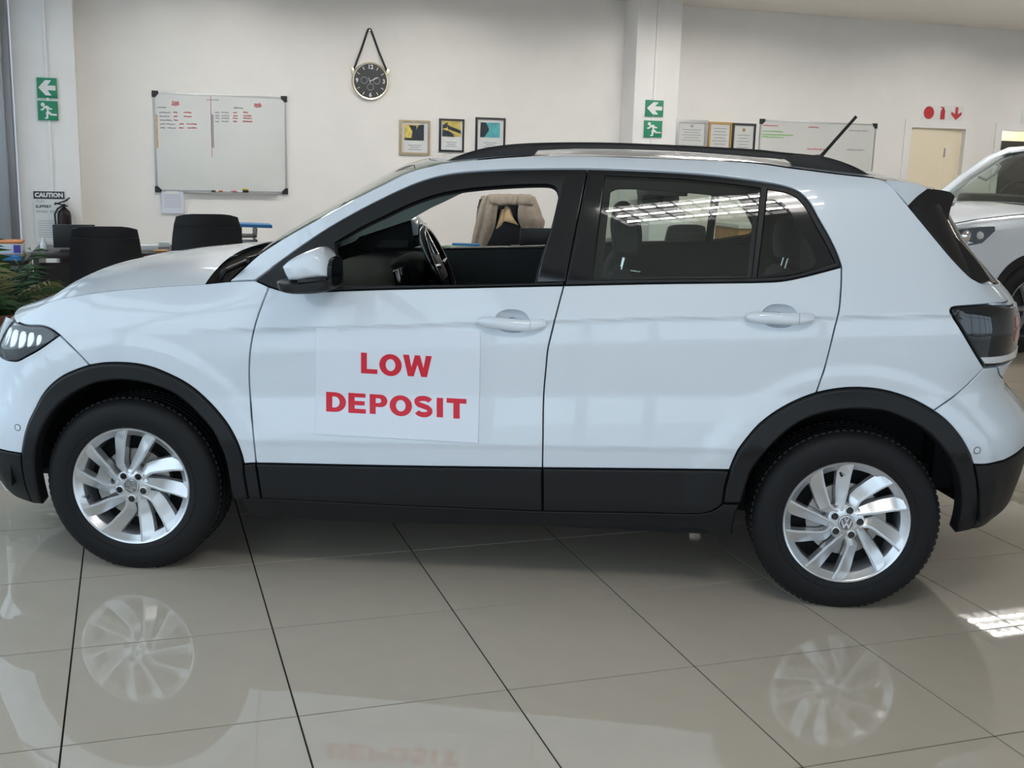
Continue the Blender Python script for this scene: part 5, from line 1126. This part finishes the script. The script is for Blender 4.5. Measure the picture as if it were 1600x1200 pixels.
for s in (-1, 1):
    MB().tube([(.50, s*.80, 1.16), (.80, s*.76, 1.40), (1.08, s*.70, 1.60), (1.30, s*.665, 1.69), (1.6, s*.66, 1.715), (3.4, s*.66, 1.70)], [.045, .042, .042, .042, .04, .04], 10).build('front_pillar', 'paint_white', suv, smooth=60)
    MB().tube([(.58, s*.75, 1.18), (.86, s*.71, 1.42), (1.14, s*.65, 1.60), (1.28, s*.62, 1.66)], .030, 8).build('pillar_trim', 'trim_grey', suv, smooth=60)
    MB().tube([(.93, s*.66, 1.44), (.97, s*.60, 1.41), (1.05, s*.57, 1.47), (1.12, s*.58, 1.54), (1.13, s*.64, 1.57)], .014, 8).build('grab_handle', 'trim_grey', suv, smooth=60)
    for x in (1.95, 2.9, 3.55): MB().tube([(x, s*.83, 1.15), (x-.02, s*.665, 1.70)], .05, 8).build('side_pillar', 'gloss_black' if x < 3.5 else 'paint_white', suv, smooth=60)
    MB().add([(.70, s*.82, 1.20), (3.5, s*.84, 1.22), (3.45, s*.67, 1.68), (1.35, s*.675, 1.68)], [(0, 1, 2, 3)]).build('side_glass', 'glass_tint', suv)
    MB().box((.95, s*1.00, 1.23), (.14, .20, .17)).build('door_mirror', 'paint_white', suv, bevel=.03)
MB().grid([[(.50-.16*(1-(y/.78)**2)+(a*.80), y*(1-.15*a), 1.17+.52*a**.9) for y in np.linspace(-.78, .78, 15)] for a in np.linspace(0, 1, 8)]).build('suv_windscreen', 'glass_green', suv, smooth=60)
MB().grid([[(.44-.16*(1-(y/.80)**2)+(a*.13), y*.98, 1.19+.035*a) for y in np.linspace(-.8, .8, 15)] for a in (0, .5, 1)]).build('suv_cowl', 'shell_black', suv, smooth=60)
swc = Vector((1.12, .38, 1.24)); MB().tube([swc+Vector((.09*math.sin(q), .19*math.cos(q), .165*math.sin(q))) for q in np.linspace(0, 2*PI, 33)], .015, 8, False).build('steering_wheel', 'gloss_black', suv, smooth=60)
MB().box(swc, (.06, .16, .10), ry=-.5).build('steering_hub', 'gloss_black', suv, bevel=.02)
pq = [(.62, -.72, 1.245), (.62, -.42, 1.245), (.74, -.42, 1.33), (.74, -.72, 1.33)]; MB().add(pq+[(x-.004, y, z+.002) for x, y, z in pq], [(0, 1, 2, 3), (7, 6, 5, 4)]).build('price_sheet', 'print_paper', suv)
for y in (-.42, .42): cloft([(1.75, .9), (1.85, 1.45), (1.95, 1.45), (1.98, .9)], (y-.22, y+.22), (1, 1), 'suv_seat', 'trim_grey', suv); cloft([(1.86, 1.46), (1.87, 1.62), (1.96, 1.62), (1.97, 1.46)], (y-.12, y+.12), (1, 1), 'suv_headrest', 'trim_grey', suv)
for s in (-1, 1):
    hl = MB(); pr = [(-.90, .93), (-.72, .90), (-.56, .93), (-.44, 1.03), (-.45, 1.065), (-.60, 1.06), (-.80, 1.035), (-.92, .99)]
    yy = lambda x: -(np.interp(x, [-1.0, -.93, -.8, -.55, -.2], [.62, .78, .86, .905, .925])+.006)
    secs = [[(x, -s*yy(x) if False else s*yy(x)*-1 if False else (yy(x) if s < 0 else -yy(x)), z) for x, z in pr], [(x, (yy(x) if s < 0 else -yy(x))*.9, z) for x, z in pr]]
    hl = MB().loft(secs).build('suv_headlamp', 'gloss_black', suv, smooth=30)
    MB().lathe([(.0, -.01), (.035, -.006), (.055, .012)], 20, 'y', (-.70, s*(.885) if s < 0 else .885, .985)).build('lamp_unit', 'chrome', hl, smooth=50)
    MB().lathe([(.0, -.01), (.025, -.006), (.035, .012)], 20, 'y', (-.58, s*(.909), .99)).build('lamp_unit', 'lamp_white', hl, smooth=50)
    for xc in (0, 2.75):
        arcp = lambda r0, r1: [(xc+r1*math.cos(q), .39+r1*math.sin(q)) for q in np.linspace(-.10, PI+.10, 30)]+[(xc+r0*math.cos(q), .39+r0*math.sin(q)) for q in np.linspace(PI+.10, -.10, 30)]
        MB().prism(arcp(.36, .455), s*.93, s*.90).build('arch_lip', 'paint_white', suv, smooth=30)
        MB().prism([(xc+.45*math.cos(q), .39+.45*math.sin(q)) for q in np.linspace(-.12, PI+.12, 30)], s*.932, s*.60).build('wheel_well', 'shell_black', suv)
        wl = MB().lathe([(.24, -.02), (.27, -.035), (.34, -.03), (.375, 0), (.385, .04), (.385, .20), (.36, .24)], 40, 'y', (0, 0, 0)).build('suv_wheel', 'tyre', suv, smooth=40)
        wl.location = (xc, s*.935, .385); wl.rotation_euler = (0, 0, 0 if s < 0 else PI)
        MB().lathe([(.245, -.02), (.235, -.025), (.225, .0), (.22, .08)], 40, 'y').build('rim', 'alloy_dark', wl, smooth=40); MB().lathe([(0, -.01), (.06, -.01), (.07, .03)], 24, 'y').build('hub', 'alloy_dark', wl, smooth=40); MB().lathe([(0, .085), (.225, .085)], 30, 'y').build('wheel_disc', 'shell_black', wl)
        for k in range(6):
            q = 2*PI*k/6; MB().tube([(.05*math.cos(q), -.005, .05*math.sin(q)), (.23*math.cos(q), -.01, .23*math.sin(q))], [.028, .022], 6).build('spoke', 'alloy_dark', wl, smooth=40)
MB().box((-.97, 0, .82), (.10, 1.1, .22)).build('suv_grille', 'gloss_black', suv, bevel=.02)
MB().box((-.98, 0, .50), (.16, 1.3, .22)).build('suv_bumper', 'plastic_black', suv, bevel=.05)
for s in (-1, 1):
    MB().tube([(x, s*w_, z) for x, w_, z in ((-.80, .765, 1.068), (-.55, .806, 1.113), (-.2, .826, 1.148), (.25, .826, 1.178), (.55, .835, 1.192))], .004, 6).build('hood_seam', 'shell_black', suv, smooth=60)
    for x in (.72, 1.95, 2.9): MB().box((x, s*.9255, .82), (.007, .004, .62)).build('door_seam', 'shell_black', suv)
    for x in (1.75, 2.72): MB().box((x, s*.94, 1.0), (.20, .03, .035)).build('suv_door_handle', 'paint_white', suv, bevel=.01)
